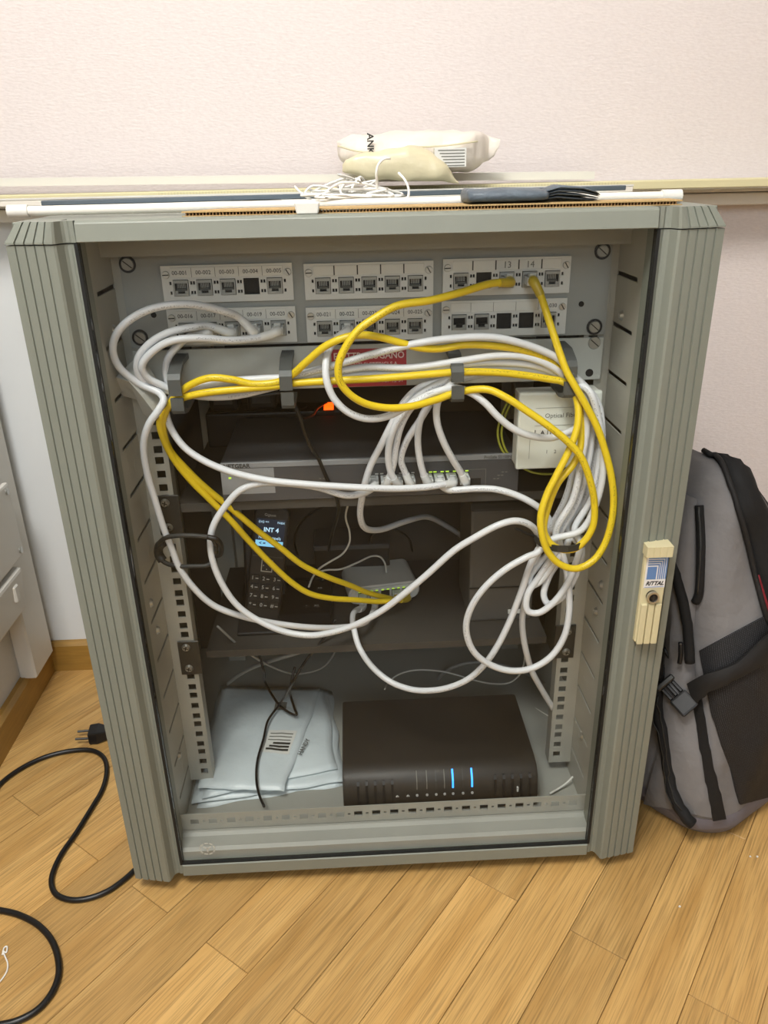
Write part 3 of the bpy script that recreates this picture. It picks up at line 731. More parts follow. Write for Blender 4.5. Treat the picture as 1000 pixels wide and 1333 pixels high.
# cordless phone in its charging base
pb = thing('phone_base', 'black charging base with message keys under the cordless phone', 'phone base', (-0.12, 0.25, 0.236))
obj('base_body', MB().prism([(0.188, 0.2362), (0.188, 0.2400), (0.216, 0.2500), (0.285, 0.2640), (0.300, 0.2600), (0.300, 0.2362)], -0.185, -0.060, 'x').mesh('b', M['black'], bevel=0.003, seg=2), pb)
obj('cradle_back', MB().prism([(0.248, 0.2360), (0.300, 0.2360), (0.300, 0.330), (0.284, 0.334)], -0.180, -0.124, 'x').mesh('c', M['black'], bevel=0.004, seg=2), pb)
obj('chrome_rim', MB().box(-0.122, -0.100, 0.1865, 0.1877, 0.2370, 0.2385).mesh('r', M['steel']), pb)
for i, (px, py, s_) in enumerate(((404, 765, '+'), (421, 763, '>'), (417, 771, '>>'), (412, 788, '>||'), (399, 788, '-'))):
    p = aZ(px, py, 0.2545); z = 0.2500+(p.y-0.216)*0.014/0.069+0.0010
    k = obj('base_key', MB().cyl((p.x, p.y, z-0.001), 0.0042, 0.0012, 'z', 14).mesh('k', M['black'], smooth='auto'), pb)
    text(s_, 0.0055, M['keytxt'], k, None, Matrix.Translation((p.x, p.y, z+0.0005)) @ Matrix.Rotation(math.radians(-78), 4, 'X'))
ph = thing('cordless_phone', 'black cordless phone handset with lit blue screen standing in its base', 'phone', (-0.15, 0.25, 0.245))
hb = aY(343, 801, 0.225)
HT = Matrix.Translation((hb.x-0.001, 0.218, hb.z+0.001)) @ Matrix.Rotation(math.radians(9), 4, 'Y') @ Matrix.Rotation(math.radians(-13), 4, 'X')
def hbox(x0, x1, y0, y1, z0, z1, m=0, mb=None): return (mb or MB()).box(x0, x1, y0, y1, z0, z1, m, T=HT)
out = [(-0.0235, 0.004), (-0.0195, 0), (0.0195, 0), (0.0235, 0.004), (0.0235, 0.145), (0.0205, 0.153), (0.012, 0.157), (-0.012, 0.157), (-0.0205, 0.153), (-0.0235, 0.145)]
obj('handset_body', MB().prism(out, -0.010, 0.012, 'y', T=HT).mesh('h', M['black'], bevel=0.003, seg=2), ph)
scn = obj('display', hbox(-0.0185, 0.0185, -0.0108, -0.0098, 0.101, 0.1385).mesh('s', M['screen']), ph)
obj('softkey_bar', hbox(-0.0180, 0.0180, -0.0112, -0.0108, 0.1015, 0.1095).mesh('b', M['screenbar']), scn)
def ht(s_, size, m, parent, x, z, **k): return text(s_, size, m, parent, None, HT @ Matrix.Translation((x, -0.0112, z)), **k)
ht('INT 4', 0.0082, M['screentxt'], scn, 0.001, 0.1240, bold=0.0002); ht('Nouv. appels', 0.0062, M['screentxt'], scn, 0, 0.1135, sx=0.9)
ht('PABX', 0.0040, M['screentxt'], scn, 0.0130, 0.1345); ht('((o)) ==', 0.0042, M['screentxt'], scn, -0.0095, 0.1345); ht('< =', 0.006, M['screen'], scn, -0.009, 0.1055, bold=0.0002)
ht('Gigaset', 0.0050, M['keytxt'], ph, -0.002, 0.1440)
obj('earpiece', hbox(-0.008, 0.008, -0.0107, -0.0099, 0.1495, 0.1515).mesh('e', M['hole']), ph)
obj('call_keys', hbox(-0.0200, 0.0200, -0.0108, -0.0098, 0.0870, 0.0885).mesh('c', M['dsteel']), ph)
nv = MB().plate(-0.0075, 0.0075, 0.0670, 0.0835, [(-0.0064, 0.0064, 0.0681, 0.0824)], -0.0112, -0.0098); nv.v = [tuple(HT @ Vector(p)) for p in nv.v]
nk = obj('navigation_key', nv.mesh('n', M['steel']), ph)
for x, z in ((0, 0.0805), (0, 0.0705), (-0.0045, 0.0755), (0.0045, 0.0755)): obj('arrow_mark', hbox(x-0.0007, x+0.0007, -0.0112, -0.0106, z-0.0006, z+0.0006).mesh('a', M['keytxt']), nk)
for r_, row in enumerate(('123', '456', '789', '*0#')):
    for c_, ch in enumerate(row):
        x = -0.0145+0.0145*c_; z = 0.0575-0.0122*r_
        k = obj('key', hbox(x-0.0062, x+0.0062, -0.0110, -0.0098, z-0.0048, z+0.0048).mesh('k', M['black'], bevel=0.0012), ph)
        ht(ch, 0.0072, M['keytxt'], k, x-0.0025, z); obj('key_letters', hbox(x+0.0012, x+0.0050, -0.0113, -0.0109, z-0.0009, z+0.0002).mesh('l', M['keytxt']), k)

# small white switch on the lower shelf
ws = thing('desktop_switch', 'small white five-port switch on the lower shelf with yellow plugs', 'switch', (0, 0.25, 0.236))
wc = aZ(501, 773, 0.2525)
WT = Matrix.Translation((wc.x, wc.y, 0.2525)) @ Matrix.Rotation(math.radians(9), 4, 'Z')
WP = [-0.0315, -0.0150, 0.0010, 0.0160, 0.0310]
wb = MB()
oc = []
for cx_, a0 in ((0.0405, -90), (-0.0405, 90)):
    for i in range(9):
        a = math.radians(a0+i*22.5); oc.append((cx_+0.0105*math.cos(a), 0.0135*math.sin(a)))
wb.prism(oc, 0.002, 0.075, 'y', T=WT)
obj('switch_shell', wb.mesh('w', M['white'], bevel=0.002, smooth='auto'), ws)
fp = MB().plate(-0.0400, 0.0400, -0.0115, 0.0115, [(x-0.0062, x+0.0062, -0.0050, 0.0060) for x in WP], 0.0, 0.0022); fp.v = [tuple(WT @ Vector(p)) for p in fp.v]
obj('port_face', fp.mesh('f', M['plate']), ws)
for i, x in enumerate(WP):
    q = MB().box(x-0.0062, x+0.0062, 0.0019, 0.0024, -0.0050, 0.0060, 0, T=WT)
    q.box(x-0.0055, x-0.002, -0.0006, 0.0002, 0.0063, 0.0078, 1, T=WT).box(x+0.002, x+0.0055, -0.0006, 0.0002, 0.0063, 0.0078, 1, T=WT)
    obj('port', q.mesh('p', [M['hole'], M['led_g']]), ws)
WPORT = [WT @ Vector((x, -0.001, 0.0)) for x in WP]

# other boxes standing on the lower shelf
gb = thing('grey_box', 'tall dark grey unit with a small white label at the right of the lower shelf', 'device', (0.17, 0.25, 0.236))
g0 = aY(610, 662, 0.20); g1 = aY(702, 655, 0.20)
obj('unit_body', MB().prism([(0.200, 0.2362), (0.300, 0.2362), (0.300, g0.z-0.006), (0.290, g0.z), (0.214, g0.z), (0.203, g0.z-0.006)], g0.x+0.004, g1.x, 'x').mesh('b', M['greybox'], bevel=0.004, seg=2), gb)
g2 = aY(673, 796, 0.199)
obj('unit_label', MB().box(g2.x-0.012, g2.x+0.012, 0.1990, 0.2001, g2.z-0.003, g2.z+0.003).mesh('l', M['label']), gb)
obj('unit_seam', MB().box(g0.x+0.004, g1.x-0.001, 0.1992, 0.2002, 0.287, 0.2885).mesh('s', M['hole']), gb)
bb = thing('black_box', 'flat black box behind the small white switch', 'device', (0.0, 0.34, 0.236))
obj('box_body', MB().box(-0.085, 0.025, 0.315, 0.375, 0.2362, 0.300).mesh('b', M['black'], bevel=0.003, seg=2), bb)
obj('box_lid', MB().box(-0.0855, 0.0255, 0.3145, 0.3755, 0.2935, 0.3015).mesh('l', M['swbody'], bevel=0.0015), bb)

# black router on the cabinet floor
rt = thing('router', 'wide flat black router with two blue status lights on the cabinet floor', 'router', (0.08, 0.18, 0.05))
ra, rb_ = aZ(452, 1004, 0.109), aZ(697, 988, 0.109); rz = aZ(440, 905, 0.111); ry = aZ(672, 905, 0.111)
RY0, RY1 = (ra.y+rb_.y)/2-0.010, (rz.y+ry.y)/2; RX0, RX1 = (ra.x+rz.x)/2, (rb_.x+ry.x)/2
prof = [(RY0-0.004, 0.0505), (RY0-0.009, 0.056), (RY0-0.010, 0.075), (RY0-0.006, 0.097), (RY0+0.004, 0.1075), (RY0+0.020, 0.1110), (RY1-0.01, 0.1120), (RY1, 0.107), (RY1, 0.0505)]
obj('router_shell', MB().prism(prof, RX0, RX1, 'x').mesh('r', M['router'], bevel=0.004, seg=2, smooth='auto'), rt)
def rfront(z):
    if z <= 0.097: return RY0-0.010+(z-0.075)*4/22 if z > 0.075 else RY0-0.010
    return RY0-0.006+(z-0.097)*10/10.5
def rfx(px): return aY(px, 1018, RY0-0.008).x
ZL0, ZL1 = aY(590, 1027, RY0-0.010).z, aY(590, 1009, RY0-0.007).z; ZI = aY(590, 1033, RY0-0.010).z
for px, m in ((543, 'inklight'), (556, 'inklight'), (568, 'dsteel'), (579, 'inklight'), (590, 'led_b'), (603, 'dsteel'), (615, 'led_b')):
    x = rfx(px); w = 0.0011 if m == 'led_b' else 0.0005
    obj('status_light', MB().prism([(rfront(z)-0.0006, z) for z in (ZL0, (ZL0+ZL1)/2, ZL1)]+[(rfront(z)+0.001, z) for z in (ZL1, (ZL0+ZL1)/2, ZL0)], x-w, x+w, 'x').mesh('l', M[m]), rt)
    obj('light_icon', MB().ring((x, RY0-0.0108, ZI), 0.0008, 0.0016, 0.0012, 12).mesh('i', M['keytxt']), rt)
for px in (517, 531): x = rfx(px); obj('light_icon', MB().prism([(x-0.0020, ZI-0.001), (x+0.0020, ZI-0.001), (x, ZI+0.0012)], RY0-0.0106, RY0-0.0090, 'y').mesh('i', M['keytxt']), rt)
for i in range(21):
    px = 466+i*11.2
    if 520 < px < 640: continue
    x = rfx(px); obj('front_rib', MB().prism([(rfront(z)-0.0010, z) for z in (0.066, 0.075, 0.097, 0.101)]+[(rfront(z)+0.002, z) for z in (0.101, 0.097, 0.075, 0.066)], x-0.0016, x+0.0016, 'x').mesh('l', M['black']), rt)
obj('side_button', MB().box(rfx(674)-0.001, rfx(674)+0.001, RY0-0.0115, RY0-0.008, ZI-0.001, ZI+0.005).mesh('b', M['keytxt']), rt)

# stack of white plastic bags on the cabinet floor
def pillow(c, h, amp, seed, n=16):
    """crumpled flat bag on four corner points (ccw from near left), returns mesh builder and its top-surface function"""
    c = [Vector(q) for q in c]
    def top(u, v):
        p = c[0]*(1-u)*(1-v)+c[1]*u*(1-v)+c[2]*u*v+c[3]*(1-u)*v
        e = min(1, 5*min(u, 1-u, v, 1-v)); k = noise.noise(Vector((u*3.1+seed, v*3.1, seed)))
        k2 = abs(noise.noise(Vector((u*7+seed*2, v*5, 3))))
        return Vector((p.x+0.004*noise.noise(Vector((v*5, seed, u*2))), p.y+0.004*noise.noise(Vector((u*5, seed, 9))), p.z+h*(e**0.5)+amp*e*(k+0.8*k2)))
    mb = MB(); N = n+1; vs = []
    for j in range(N):
        for i in range(N): vs.append(top(i/n, j/n))
    for j in range(N):
        for i in range(N):
            u, v = i/n, j/n; t = top(u, v); p = c[0]*(1-u)*(1-v)+c[1]*u*(1-v)+c[2]*u*v+c[3]*(1-u)*v
            vs.append(Vector((t.x, t.y, min(p.z, t.z-0.0003))))
    fs = []
    for j in range(n):
        for i in range(n):
            a = j*N+i; fs.append((a, a+1, a+N+1, a+N)); b = a+N*N; fs.append((b, b+N, b+N+1, b+1))
    for i in range(n):
        fs += [(i, i+N*N, i+1+N*N, i+1), (n*N+i, n*N+i+1, n*N+i+1+N*N, n*N+i+N*N), (i*N, (i+1)*N, (i+1)*N+N*N, i*N+N*N), (i*N+n, i*N+n+N*N, (i+1)*N+n+N*N, (i+1)*N+n)]
    return mb.add(vs, fs), top
def print_patch(top, u0, u1, v0, v1, m, parent, name, lift=0.0006):
    mb = MB(); n = 4; vs = []
    for k in (lift, lift-0.0004):
        for j in range(n+1):
            for i in range(n+1): p = top(u0+(u1-u0)*i/n, v0+(v1-v0)*j/n); vs.append(p+Vector((0, 0, k)))
    N = n+1; fs = []
    for j in range(n):
        for i in range(n): a = j*N+i; fs.append((a, a+1, a+N+1, a+N))
    return obj(name, mb.add(vs, fs).mesh('print', m), parent)
bagspec = [
    ([(256, 1052), (448, 1022), (432, 900), (290, 902)], 0.0505, 'white plastic bag at the bottom of the stack, widest at the front'),
    ([(250, 1046), (450, 1016), (428, 898), (285, 900)], 0.0555, 'white plastic bag second from the bottom of the stack'),
    ([(262, 1040), (438, 1000), (424, 897), (292, 899)], 0.0610, 'white plastic bag under the top one, black letters at its right'),
    ([(258, 1026), (370, 1030), (418, 896), (288, 893)], 0.0670, 'white plastic bag on top of the stack with a printed label'),
]
for i, (pc, z, lab) in enumerate(bagspec):
    cs = [aZ(px, py, z) for px, py in pc]
    for q in cs: q.x = max(-0.246, q.x); q.y = max(0.05, q.y)
    mb, top = pillow(cs, 0.0035, 0.0028, 5.3*i+1)
    bg = obj('plastic_bag', mb.mesh('plastic_bag', M['bagp'], smooth=True)); tag(bg, lab, 'bag', 'white plastic bags in the cabinet')
    if i == 3:
        lbm = print_patch(top, 0.62, 0.92, 0.30, 0.52, M['label'], bg, 'bag_label')
        for k in range(3): print_patch(top, 0.65, 0.89, 0.42+0.03*k, 0.429+0.03*k, M['inklight'], lbm, 'label_line', 0.0012)
        for k in range(3): print_patch(top, 0.66+0.03*k, 0.90, 0.325+0.03*k, 0.344+0.03*k, M['ink'], lbm, 'label_line', 0.0012)
        print_patch(top, 0.60, 0.72, 0.72, 0.80, M['inklight'], bg, 'bag_print')
    if i == 2:
        p = aZ(396, 972, z+0.009)
        text('HANDY', 0.0095, M['ink'], bg, None, Matrix.Translation(p) @ Matrix.Rotation(math.radians(72), 4, 'Z') @ Matrix.Rotation(math.radians(-88), 4, 'X'), name='bag_lettering')

# crumpled paper at the left of the cable rings
def sheet(rows, name, label, m, cat, thick=0.0006):
    mb = MB(); n = len(rows[0]); vs = []
    for d in (0, thick):
        for r_ in rows: vs += [Vector(p)+Vector((0, d, 0)) for p in r_]
    k = len(rows)*n; fs = []
    for j in range(len(rows)-1):
        for i in range(n-1):
            a = j*n+i; fs += [(a, a+1, a+n+1, a+n), (k+a, k+a+n, k+a+n+1, k+a+1)]
    for j in range(len(rows)-1): a = j*n; b = a+n-1; fs += [(a, a+n, k+a+n, k+a), (b, k+b, k+b+n, b+n)]
    for i in range(n-1): a = i; b = (len(rows)-1)*n+i; fs += [(a, k+a, k+a+1, a+1), (b, b+1, k+b+1, k+b)]
    return tag(obj(name, mb.add(vs, fs).mesh(name, m)), label, cat)
R1_ = [aY(*q) for q in ((180, 462, .100), (193, 476, .092), (206, 498, .086), (214, 516, .082))]
R2_ = [aY(*q) for q in ((151, 491, .066), (168, 497, .062), (184, 515, .062), (206, 544, .066))]
R3_ = [aY(*q) for q in ((158, 515, .084), (178, 520, .080), (186, 538, .078), (198, 548, .076))]
sheet([R1_, R2_, R3_], 'paper_sheet', 'crumpled grey-white paper wedged beside the left rail', M['paper'], 'paper')

# ================================================================== CABLES
def path(spec, depth=None):
    """spec: (px, py[, y]) in the photo's pixels, or ready points; depth: [(fraction, y), ...]"""
    n = len(spec); out = []
    for i, q in enumerate(spec):
        if isinstance(q, Vector): out.append(q); continue
        if len(q) == 3: out.append(aY(q[0], q[1], q[2])); continue
        t = i/(n-1); y = depth[-1][1]
        for (a, ya), (b, yb) in zip(depth, depth[1:]):
            if a <= t <= b: y = ya+(yb-ya)*(t-a)/(b-a); break
        out.append(aY(q[0], q[1], y))
    return out
CR = 0.0037
def cable(label, pts, plugs=(), kind='white', r=CR, group=None):
    """plugs: (end index 0/-1, port point)"""
    root = thing('network_cable', label, 'cable', pts[0], group)
    obj('jacket', cable_mesh(pts, r, M['wcable' if kind == 'white' else 'ycable']), root)
    for e, port in plugs:
        a, b, c = (pts[0], pts[1], pts[2]) if e == 0 else (pts[-1], pts[-2], pts[-3])
        p = port
        q = MB().box(p.x-0.0056, p.x+0.0056, p.y-0.0165, p.y+0.004, p.z-0.0042, p.z+0.0036, 0)
        q.prism([(p.y-0.0130, p.z+0.0036), (p.y+0.001, p.z+0.0036), (p.y+0.001, p.z+0.0046), (p.y-0.0150, p.z+0.0078), (p.y-0.0160, p.z+0.0070)], p.x-0.0032, p.x+0.0032, 'x', 0)
        pl = obj('plug', q.mesh('plug', M['clear'], bevel=0.0005), root)
        P = catmull([p+Vector((0, -0.013, 0)), a]+[b, c] if (a-p).length > 0.004 else [a, b, c], 6)
        L_ = 0; bp = [P[0]]
        for u, v in zip(P, P[1:]):
            L_ += (v-u).length; bp.append(v)
            if L_ > 0.020: break
        obj('boot', MB().tube(bp, 0.0056, 10, smooth_path=False, r_end=0.0043).mesh('boot', M['wplug' if kind == 'white' else 'yplug'], smooth='auto'), pl)
    return root
def off(p, dy, dx=0, dz=0): return p+Vector((dx, dy, dz))
# --- yellow
pa = PORT[(2, 2)]; pe = WPORT[3]
ptsA = [off(pa, -0.019)]+path([(640, 369, .068), (599, 381, .052), (560, 391, .045), (517, 398, .040), (488, 414, .035), (466, 430, .032), (450, 452, .030), (441, 474, .029), (442, 495, .029), (454, 512, .031), (475, 525, .035), (504, 531, .040), (535, 529, .046), (569, 520, .055), (595, 511, .059), (634, 507, .050), (658, 517, .044), (686, 535, .040), (712, 553, .036), (738, 574, .033), (756, 594, .030), (769, 628, .028), (774, 657, .028), (772, 685, .027), (761, 704, .026), (746, 715, .026), (727, 714, .027), (714, 704, .029), (708, 688, .031), (714, 659, .036), (727, 628, .040), (746, 605, .045), (755, 585, .049), (757, 560, .053), (755, 532, .057), (748, 508, .061), (738, 489, .064), (716, 471, .064), (689, 458, .062), (650, 451, .061), (605, 449, .060), (572, 454, .058), (548, 453, .055), (524, 447, .053), (495, 439, .050), (471, 436, .048), (447, 440, .046), (423, 451, .047), (399, 471, .052), (380, 488, .058), (363, 497, .061), (330, 500, .060), (302, 494, .058), (273, 492, .057), (248, 501, .060), (231, 514, .064), (217, 533, .070), (212, 552, .078), (220, 584, .088), (242, 610, .097), (268, 635, .105), (300, 661, .114), (337, 692, .126), (365, 713, .136), (393, 735, .148), (426, 751, .165), (456, 762, .188), (480, 772, .208)])+[off(pe, -0.020)]
cable('yellow cable from port 13, looped at right, its small loop inside the larger', ptsA, ((0, pa), (-1, pe)), 'yellow')
pb_ = PORT[(2, 3)]; pf = WPORT[4]
ptsB = [off(pb_, -0.019)]+path([(704, 385, .076), (716, 421, .062), (728, 457, .055), (738, 484, .050), (747, 500, .047), (761, 524, .044), (777, 555, .041), (787, 584, .038), (796, 620, .034), (799, 652, .031), (796, 680, .028), (787, 709, .025), (772, 730, .022), (751, 740, .020), (730, 735, .020), (714, 719, .021), (706, 697, .022), (704, 672, .025), (712, 644, .030), (725, 618, .034), (741, 586, .039), (751, 558, .044), (753, 532, .050), (748, 512, .056), (735, 498, .061), (712, 493, .063), (679, 488, .062), (650, 485, .061), (605, 484, .060), (560, 487, .058), (500, 492, .057), (428, 496, .058), (380, 499, .061), (363, 502, .062), (316, 506, .060), (262, 512, .060), (235, 519, .064), (217, 531, .069), (208, 548, .074), (213, 571, .082), (226, 597, .090), (249, 626, .099), (274, 651, .106), (300, 677, .113), (326, 706, .122), (354, 735, .133), (382, 760, .146), (404, 773, .156), (432, 779, .172), (465, 781, .190), (492, 783, .206), (508, 782, .212)])+[off(pf, -0.020)]
cable('yellow cable from port 14, hanging lowest and outermost in the large loop at right', ptsB, ((0, pb_), (-1, pf)), 'yellow')
# --- white bundle helper: six strands hanging down at the right
STR = [[(761, 519), (764, 556), (757, 600), (746, 650), (724, 690)], [(767, 517), (771, 556), (766, 600), (753, 650), (731, 690)],
       [(773, 521), (778, 556), (774, 600), (761, 650), (739, 690)], [(777, 522), (784, 560), (781, 600), (770, 650), (748, 690)],
       [(766, 508), (779, 545), (786, 600), (778, 650), (757, 690)], [(757, 522), (758, 556), (750, 600), (736, 650), (717, 690)]]
SD = [.056, .064, .072, .060, .050, .070]
def strand(i, up=False, dx=0):
    L_ = [(x+dx, y, SD[i]-0.012*k/4) for k, (x, y) in enumerate(STR[i])]
    return L_[::-1] if up else L_
def vtop(j): return [(745+j, 498, .068), (736, 488+j, .071), (700, 478+j, .072), (650, 475+j, .072), (605, 482+j, .070)]
# W1: left loop down to the small switch
p1 = PORT[(3, 3)]; e1 = WPORT[1]
cable('white cable in the widest arc at upper left, dropping past the left rail', [off(p1, -0.019)]+path([(312, 414, .082), (294, 406, .070), (244, 396, .056), (194, 403, .050), (158, 426, .050), (147, 451, .054), (154, 476, .060), (179, 498, .066), (208, 512, .064), (213, 521, .059), (207, 533, .056), (194, 552, .056), (187, 578, .060), (191, 613, .066), (201, 648, .070), (214, 690, .074), (223, 712, .078), (233, 738, .080), (253, 766, .084), (278, 788, .090), (314, 802, .098), (362, 812, .108), (410, 817, .122), (450, 816, .148), (474, 811, .172), (483, 802, .195)])+[off(e1, -0.020, 0, -0.004)], ((0, p1), (-1, e1)))
p2 = PORT[(3, 2)]
loopB5 = [(756, 706, .040), (748, 738, .040), (737, 763, .040), (718, 787, .040), (700, 798, .040), (687, 795, .042), (687, 774, .046), (703, 749, .050), (724, 716, .050)]
s2 = SP[2]
cable('white cable from the third lower left port, looped at right into third switch plug', [off(p2, -0.019)]+path([(270, 424, .080), (251, 426, .070), (219, 433, .062), (194, 448, .060), (179, 469, .062), (181, 488, .066), (196, 501, .070), (228, 510, .072), (262, 502, .070), (300, 496, .068), (340, 493, .067), (373, 491, .066), (404, 484, .064), (440, 474, .060), (500, 457, .055), (548, 446, .053), (595, 440, .054), (640, 439, .055), (668, 444, .056), (700, 454, .058), (728, 468, .060), (746, 488, .058)]+strand(3)+loopB5+strand(1, True)+vtop(-6)+[(582, 494, .068), (556, 507, .068), (534, 526, .070), (514, 555, .072), (506, 584, .074), (507, 608, .078), (513, 624, .082)])+[off(s2, -0.020)], ((0, p2), (-1, s2)))
p3 = PORT[(3, 4)]; s3 = SP[1]
loopB6 = [(757, 713, .046), (748, 752, .046), (731, 778, .046), (714, 786, .047), (708, 775, .050), (714, 752, .054), (729, 724, .054)]
cable('white cable from port 00-020, looped at right into the second rack switch plug', [off(p3, -0.019)]+path([(340, 439, .080), (302, 443, .068), (258, 440, .060), (219, 445, .056), (194, 462, .056), (185, 477, .058), (192, 491, .063), (212, 502, .068), (240, 512, .072), (290, 507, .072), (373, 495, .070), (404, 488, .068), (440, 483, .066), (480, 478, .064), (530, 479, .064), (572, 474, .063), (605, 469, .062), (650, 463, .062), (686, 465, .062), (716, 476, .062), (738, 492, .064)]+strand(2)+loopB6+strand(0, True)+vtop(0)+[(585, 498, .072), (560, 512, .072), (537, 529, .074), (522, 555, .076), (515, 584, .078), (512, 605, .080)])+[off(s3, -0.020)], ((0, p3), (-1, s3)))
p4 = PORT[(3, 1)]; s7 = SP[7]
loopB1 = [(717, 703, .040), (700, 719, .036), (686, 725, .034), (658, 741, .032), (630, 766, .030), (612, 794, .030), (607, 819, .030), (616, 847, .030), (636, 864, .030), (664, 873, .030), (692, 870, .031), (717, 855, .033), (734, 830, .036), (741, 797, .040), (740, 758, .044), (734, 727, .048), (722, 690, .052)]
cable('white cable forming the big lowest loop at right, ending in the last switch plug', [off(p4, -0.019)]+path([(250, 436, .086), (236, 446, .078), (220, 464, .074), (216, 484, .074), (222, 502, .076), (250, 514, .077), (300, 516, .077), (373, 500, .074), (420, 492, .072), (480, 487, .069), (530, 485, .068), (591, 476, .066), (640, 472, .067), (690, 475, .067), (717, 483, .068), (742, 498, .066)]+strand(4)+loopB1+strand(5, True)+vtop(5)+[(583, 503, .064), (570, 524, .064), (569, 548, .066), (577, 574, .070), (590, 599, .077), (600, 615, .084)])+[off(s7, -0.020)], ((0, p4), (-1, s7)))
p5 = PORT[(4, 1)]; s5 = SP[4]
loopB4 = [(740, 705, .052), (722, 732, .050), (703, 757, .050), (692, 762, .052), (690, 752, .056), (703, 733, .058), (728, 704, .056)]
cable('white cable hanging in front of the red sticker, sagging across the fibre outlet', [off(p5, -0.018)]+path([(440, 440, .074), (428, 456, .060), (424, 476, .050), (426, 498, .044), (435, 519, .042), (454, 537, .042), (478, 545, .044), (504, 542, .048), (530, 529, .054), (560, 513, .060), (592, 505, .062), (614, 512, .058), (631, 524, .054), (648, 542, .052), (668, 558, .052), (690, 567, .054), (717, 570, .058), (740, 563, .064), (757, 556, .070), (764, 580, .078), (757, 612, .080), (748, 650, .076), (738, 685, .068)]+loopB4+[(735, 660, .084), (750, 610, .088), (757, 556, .080), (750, 516, .074)]+vtop(8)+[(578, 505, .076), (560, 524, .076), (548, 545, .077), (544, 571, .078), (547, 600, .080), (553, 621, .084)])+[off(s5, -0.020)], ((0, p5), (-1, s5)))
# S, N2, N3 in front of the rack switch
s0 = SP[0]
cable('white cable from the first switch plug, in the big sagging curve at lower left', [off(s0, -0.020)]+path([(474, 641, .082), (452, 645, .078), (412, 634, .076), (370, 629, .076), (338, 629, .076), (313, 638, .077), (294, 658, .078), (278, 684, .078), (274, 705, .078), (277, 730, .078), (289, 760, .079), (309, 788, .080), (337, 808, .080), (370, 822, .078), (404, 827, .074), (432, 823, .069), (461, 814, .063), (497, 795, .056), (526, 773, .051), (556, 748, .047), (592, 716, .044), (616, 701, .043), (650, 683, .043), (672, 678, .045), (691, 684, .048), (702, 699, .054), (702, 716, .058), (692, 746, .062), (684, 780, .066), (680, 808, .070), (683, 838, .076), (692, 872, .086), (705, 897, .100), (722, 925, .118)]), ((0, s0),))
s6 = SP[6]
cable('white cable slanting from the left cable ring across to the seventh switch plug', path([(232, 508, .080), (221, 520, .080), (216, 534, .080), (223, 558, .078), (240, 582, .076), (266, 600, .075), (300, 614, .074), (348, 625, .073), (396, 630, .072), (439, 633, .071), (478, 635, .070), (517, 636, .071), (556, 634, .074), (576, 631, .079)])+[off(s6, -0.020)], ((-1, s6),))
s4 = SP[5]; e0 = WPORT[0]
cable('white cable from the sixth switch plug to the small white switch', [off(s4, -0.020)]+path([(584, 637, .084), (621, 636, .077), (645, 637, .072), (668, 643, .068), (688, 652, .064), (704, 663, .062), (716, 680, .062), (712, 700, .058), (703, 712, .052), (692, 732, .050), (678, 772, .050), (664, 808, .050), (647, 842, .050), (630, 866, .052), (608, 885, .056), (580, 896, .062), (552, 899, .070), (530, 896, .080), (506, 886, .092), (482, 865, .108), (467, 841, .124), (461, 819, .140), (459, 806, .172), (461, 797, .195)])+[off(e0, -0.020, 0, -0.004)], ((0, s4), (-1, e0)))
cable('white cable dropping left of the switch plugs and on behind the shelf', path([(738, 660, .092), (752, 610, .094), (760, 560, .088), (752, 514, .080)]+[(740, 496, .078), (700, 482, .078), (650, 480, .078), (605, 488, .076), (569, 497, .074), (546, 505, .074), (528, 521, .075), (512, 548, .076), (497, 578, .078), (483, 605, .081), (476, 626, .085), (471, 650, .092), (469, 670, .100), (474, 686, .112), (492, 690, .14), (530, 678, .19), (556, 673, .26), (580, 684, .33), (604, 700, .36), (625, 720, .37)]))
s3b = SP[3]
cable('white cable bowing down to the fourth switch plug in the middle', path([(728, 690, .075), (745, 640, .083), (758, 590, .086), (762, 545, .080), (750, 508, .072), (736, 494, .074), (700, 485, .074), (650, 484, .074), (605, 492, .073), (585, 500, .076), (567, 516, .078), (548, 545, .080), (529, 575, .081), (522, 598, .083), (527, 614, .086)])+[off(s3b, -0.020)], ((-1, s3b),))

# --- thin wires
def wire(label, pts, r, m, name='thin_wire', n=8, cat='wire', parts=None):
    o = obj(name, MB().tube(pts, r, n, sub=6).mesh(name, M[m], smooth=True)); tag(o, label, cat); return o
wire('black wire dropping from the second cable ring over the rack switch front', path([(373, 512, .080), (383, 526, .075), (391, 545, .074), (398, 566, .076), (407, 586, .080), (414, 596, .088), (421, 612, .094), (429, 630, .096), (437, 646, .098), (441, 662, .12), (434, 690, .19), (428, 716, .26)]), 0.0021, 'bcable')
wire('black lead curling from the power strip rocker to the hanging black wire', path([(393, 546, .078), (400, 544, .12), (408, 540, .20), (414, 531, .28), (421, 526, .300), (425, 524, .312)]), 0.0016, 'bcable')
wire('thin black wire running under the white bundle between the first two rings', path([(228, 520, .084), (258, 514, .080), (284, 512, .078), (312, 516, .078), (345, 514, .080), (372, 510, .082)]), 0.0017, 'bcable')
wire('thin black wire trailing over the white bags down to the hole strip', path([(437, 806, .17), (425, 826, .165), (410, 845, .16), (394, 866, .155), (381, 889, .15)])+[aZ(363, 918, .083), aZ(349, 938, .080), aZ(343, 962, .079), aZ(335, 991, .078), aZ(334, 1017, .077), aZ(338, 1036, .078), aZ(344, 1050, .0775)], 0.0017, 'bcable')
wire('black twin lead with its bent tip lying on the top white bag', path([(337, 851, .20), (343, 872, .19)])+[aZ(346, 890, .090), aZ(355, 906, .083), aZ(368, 922, .080), aZ(386, 931, .079), aZ(383, 921, .081), aZ(379, 908, .083)]+path([(379, 889, .17), (384, 868, .18)]), 0.0018, 'bcable')
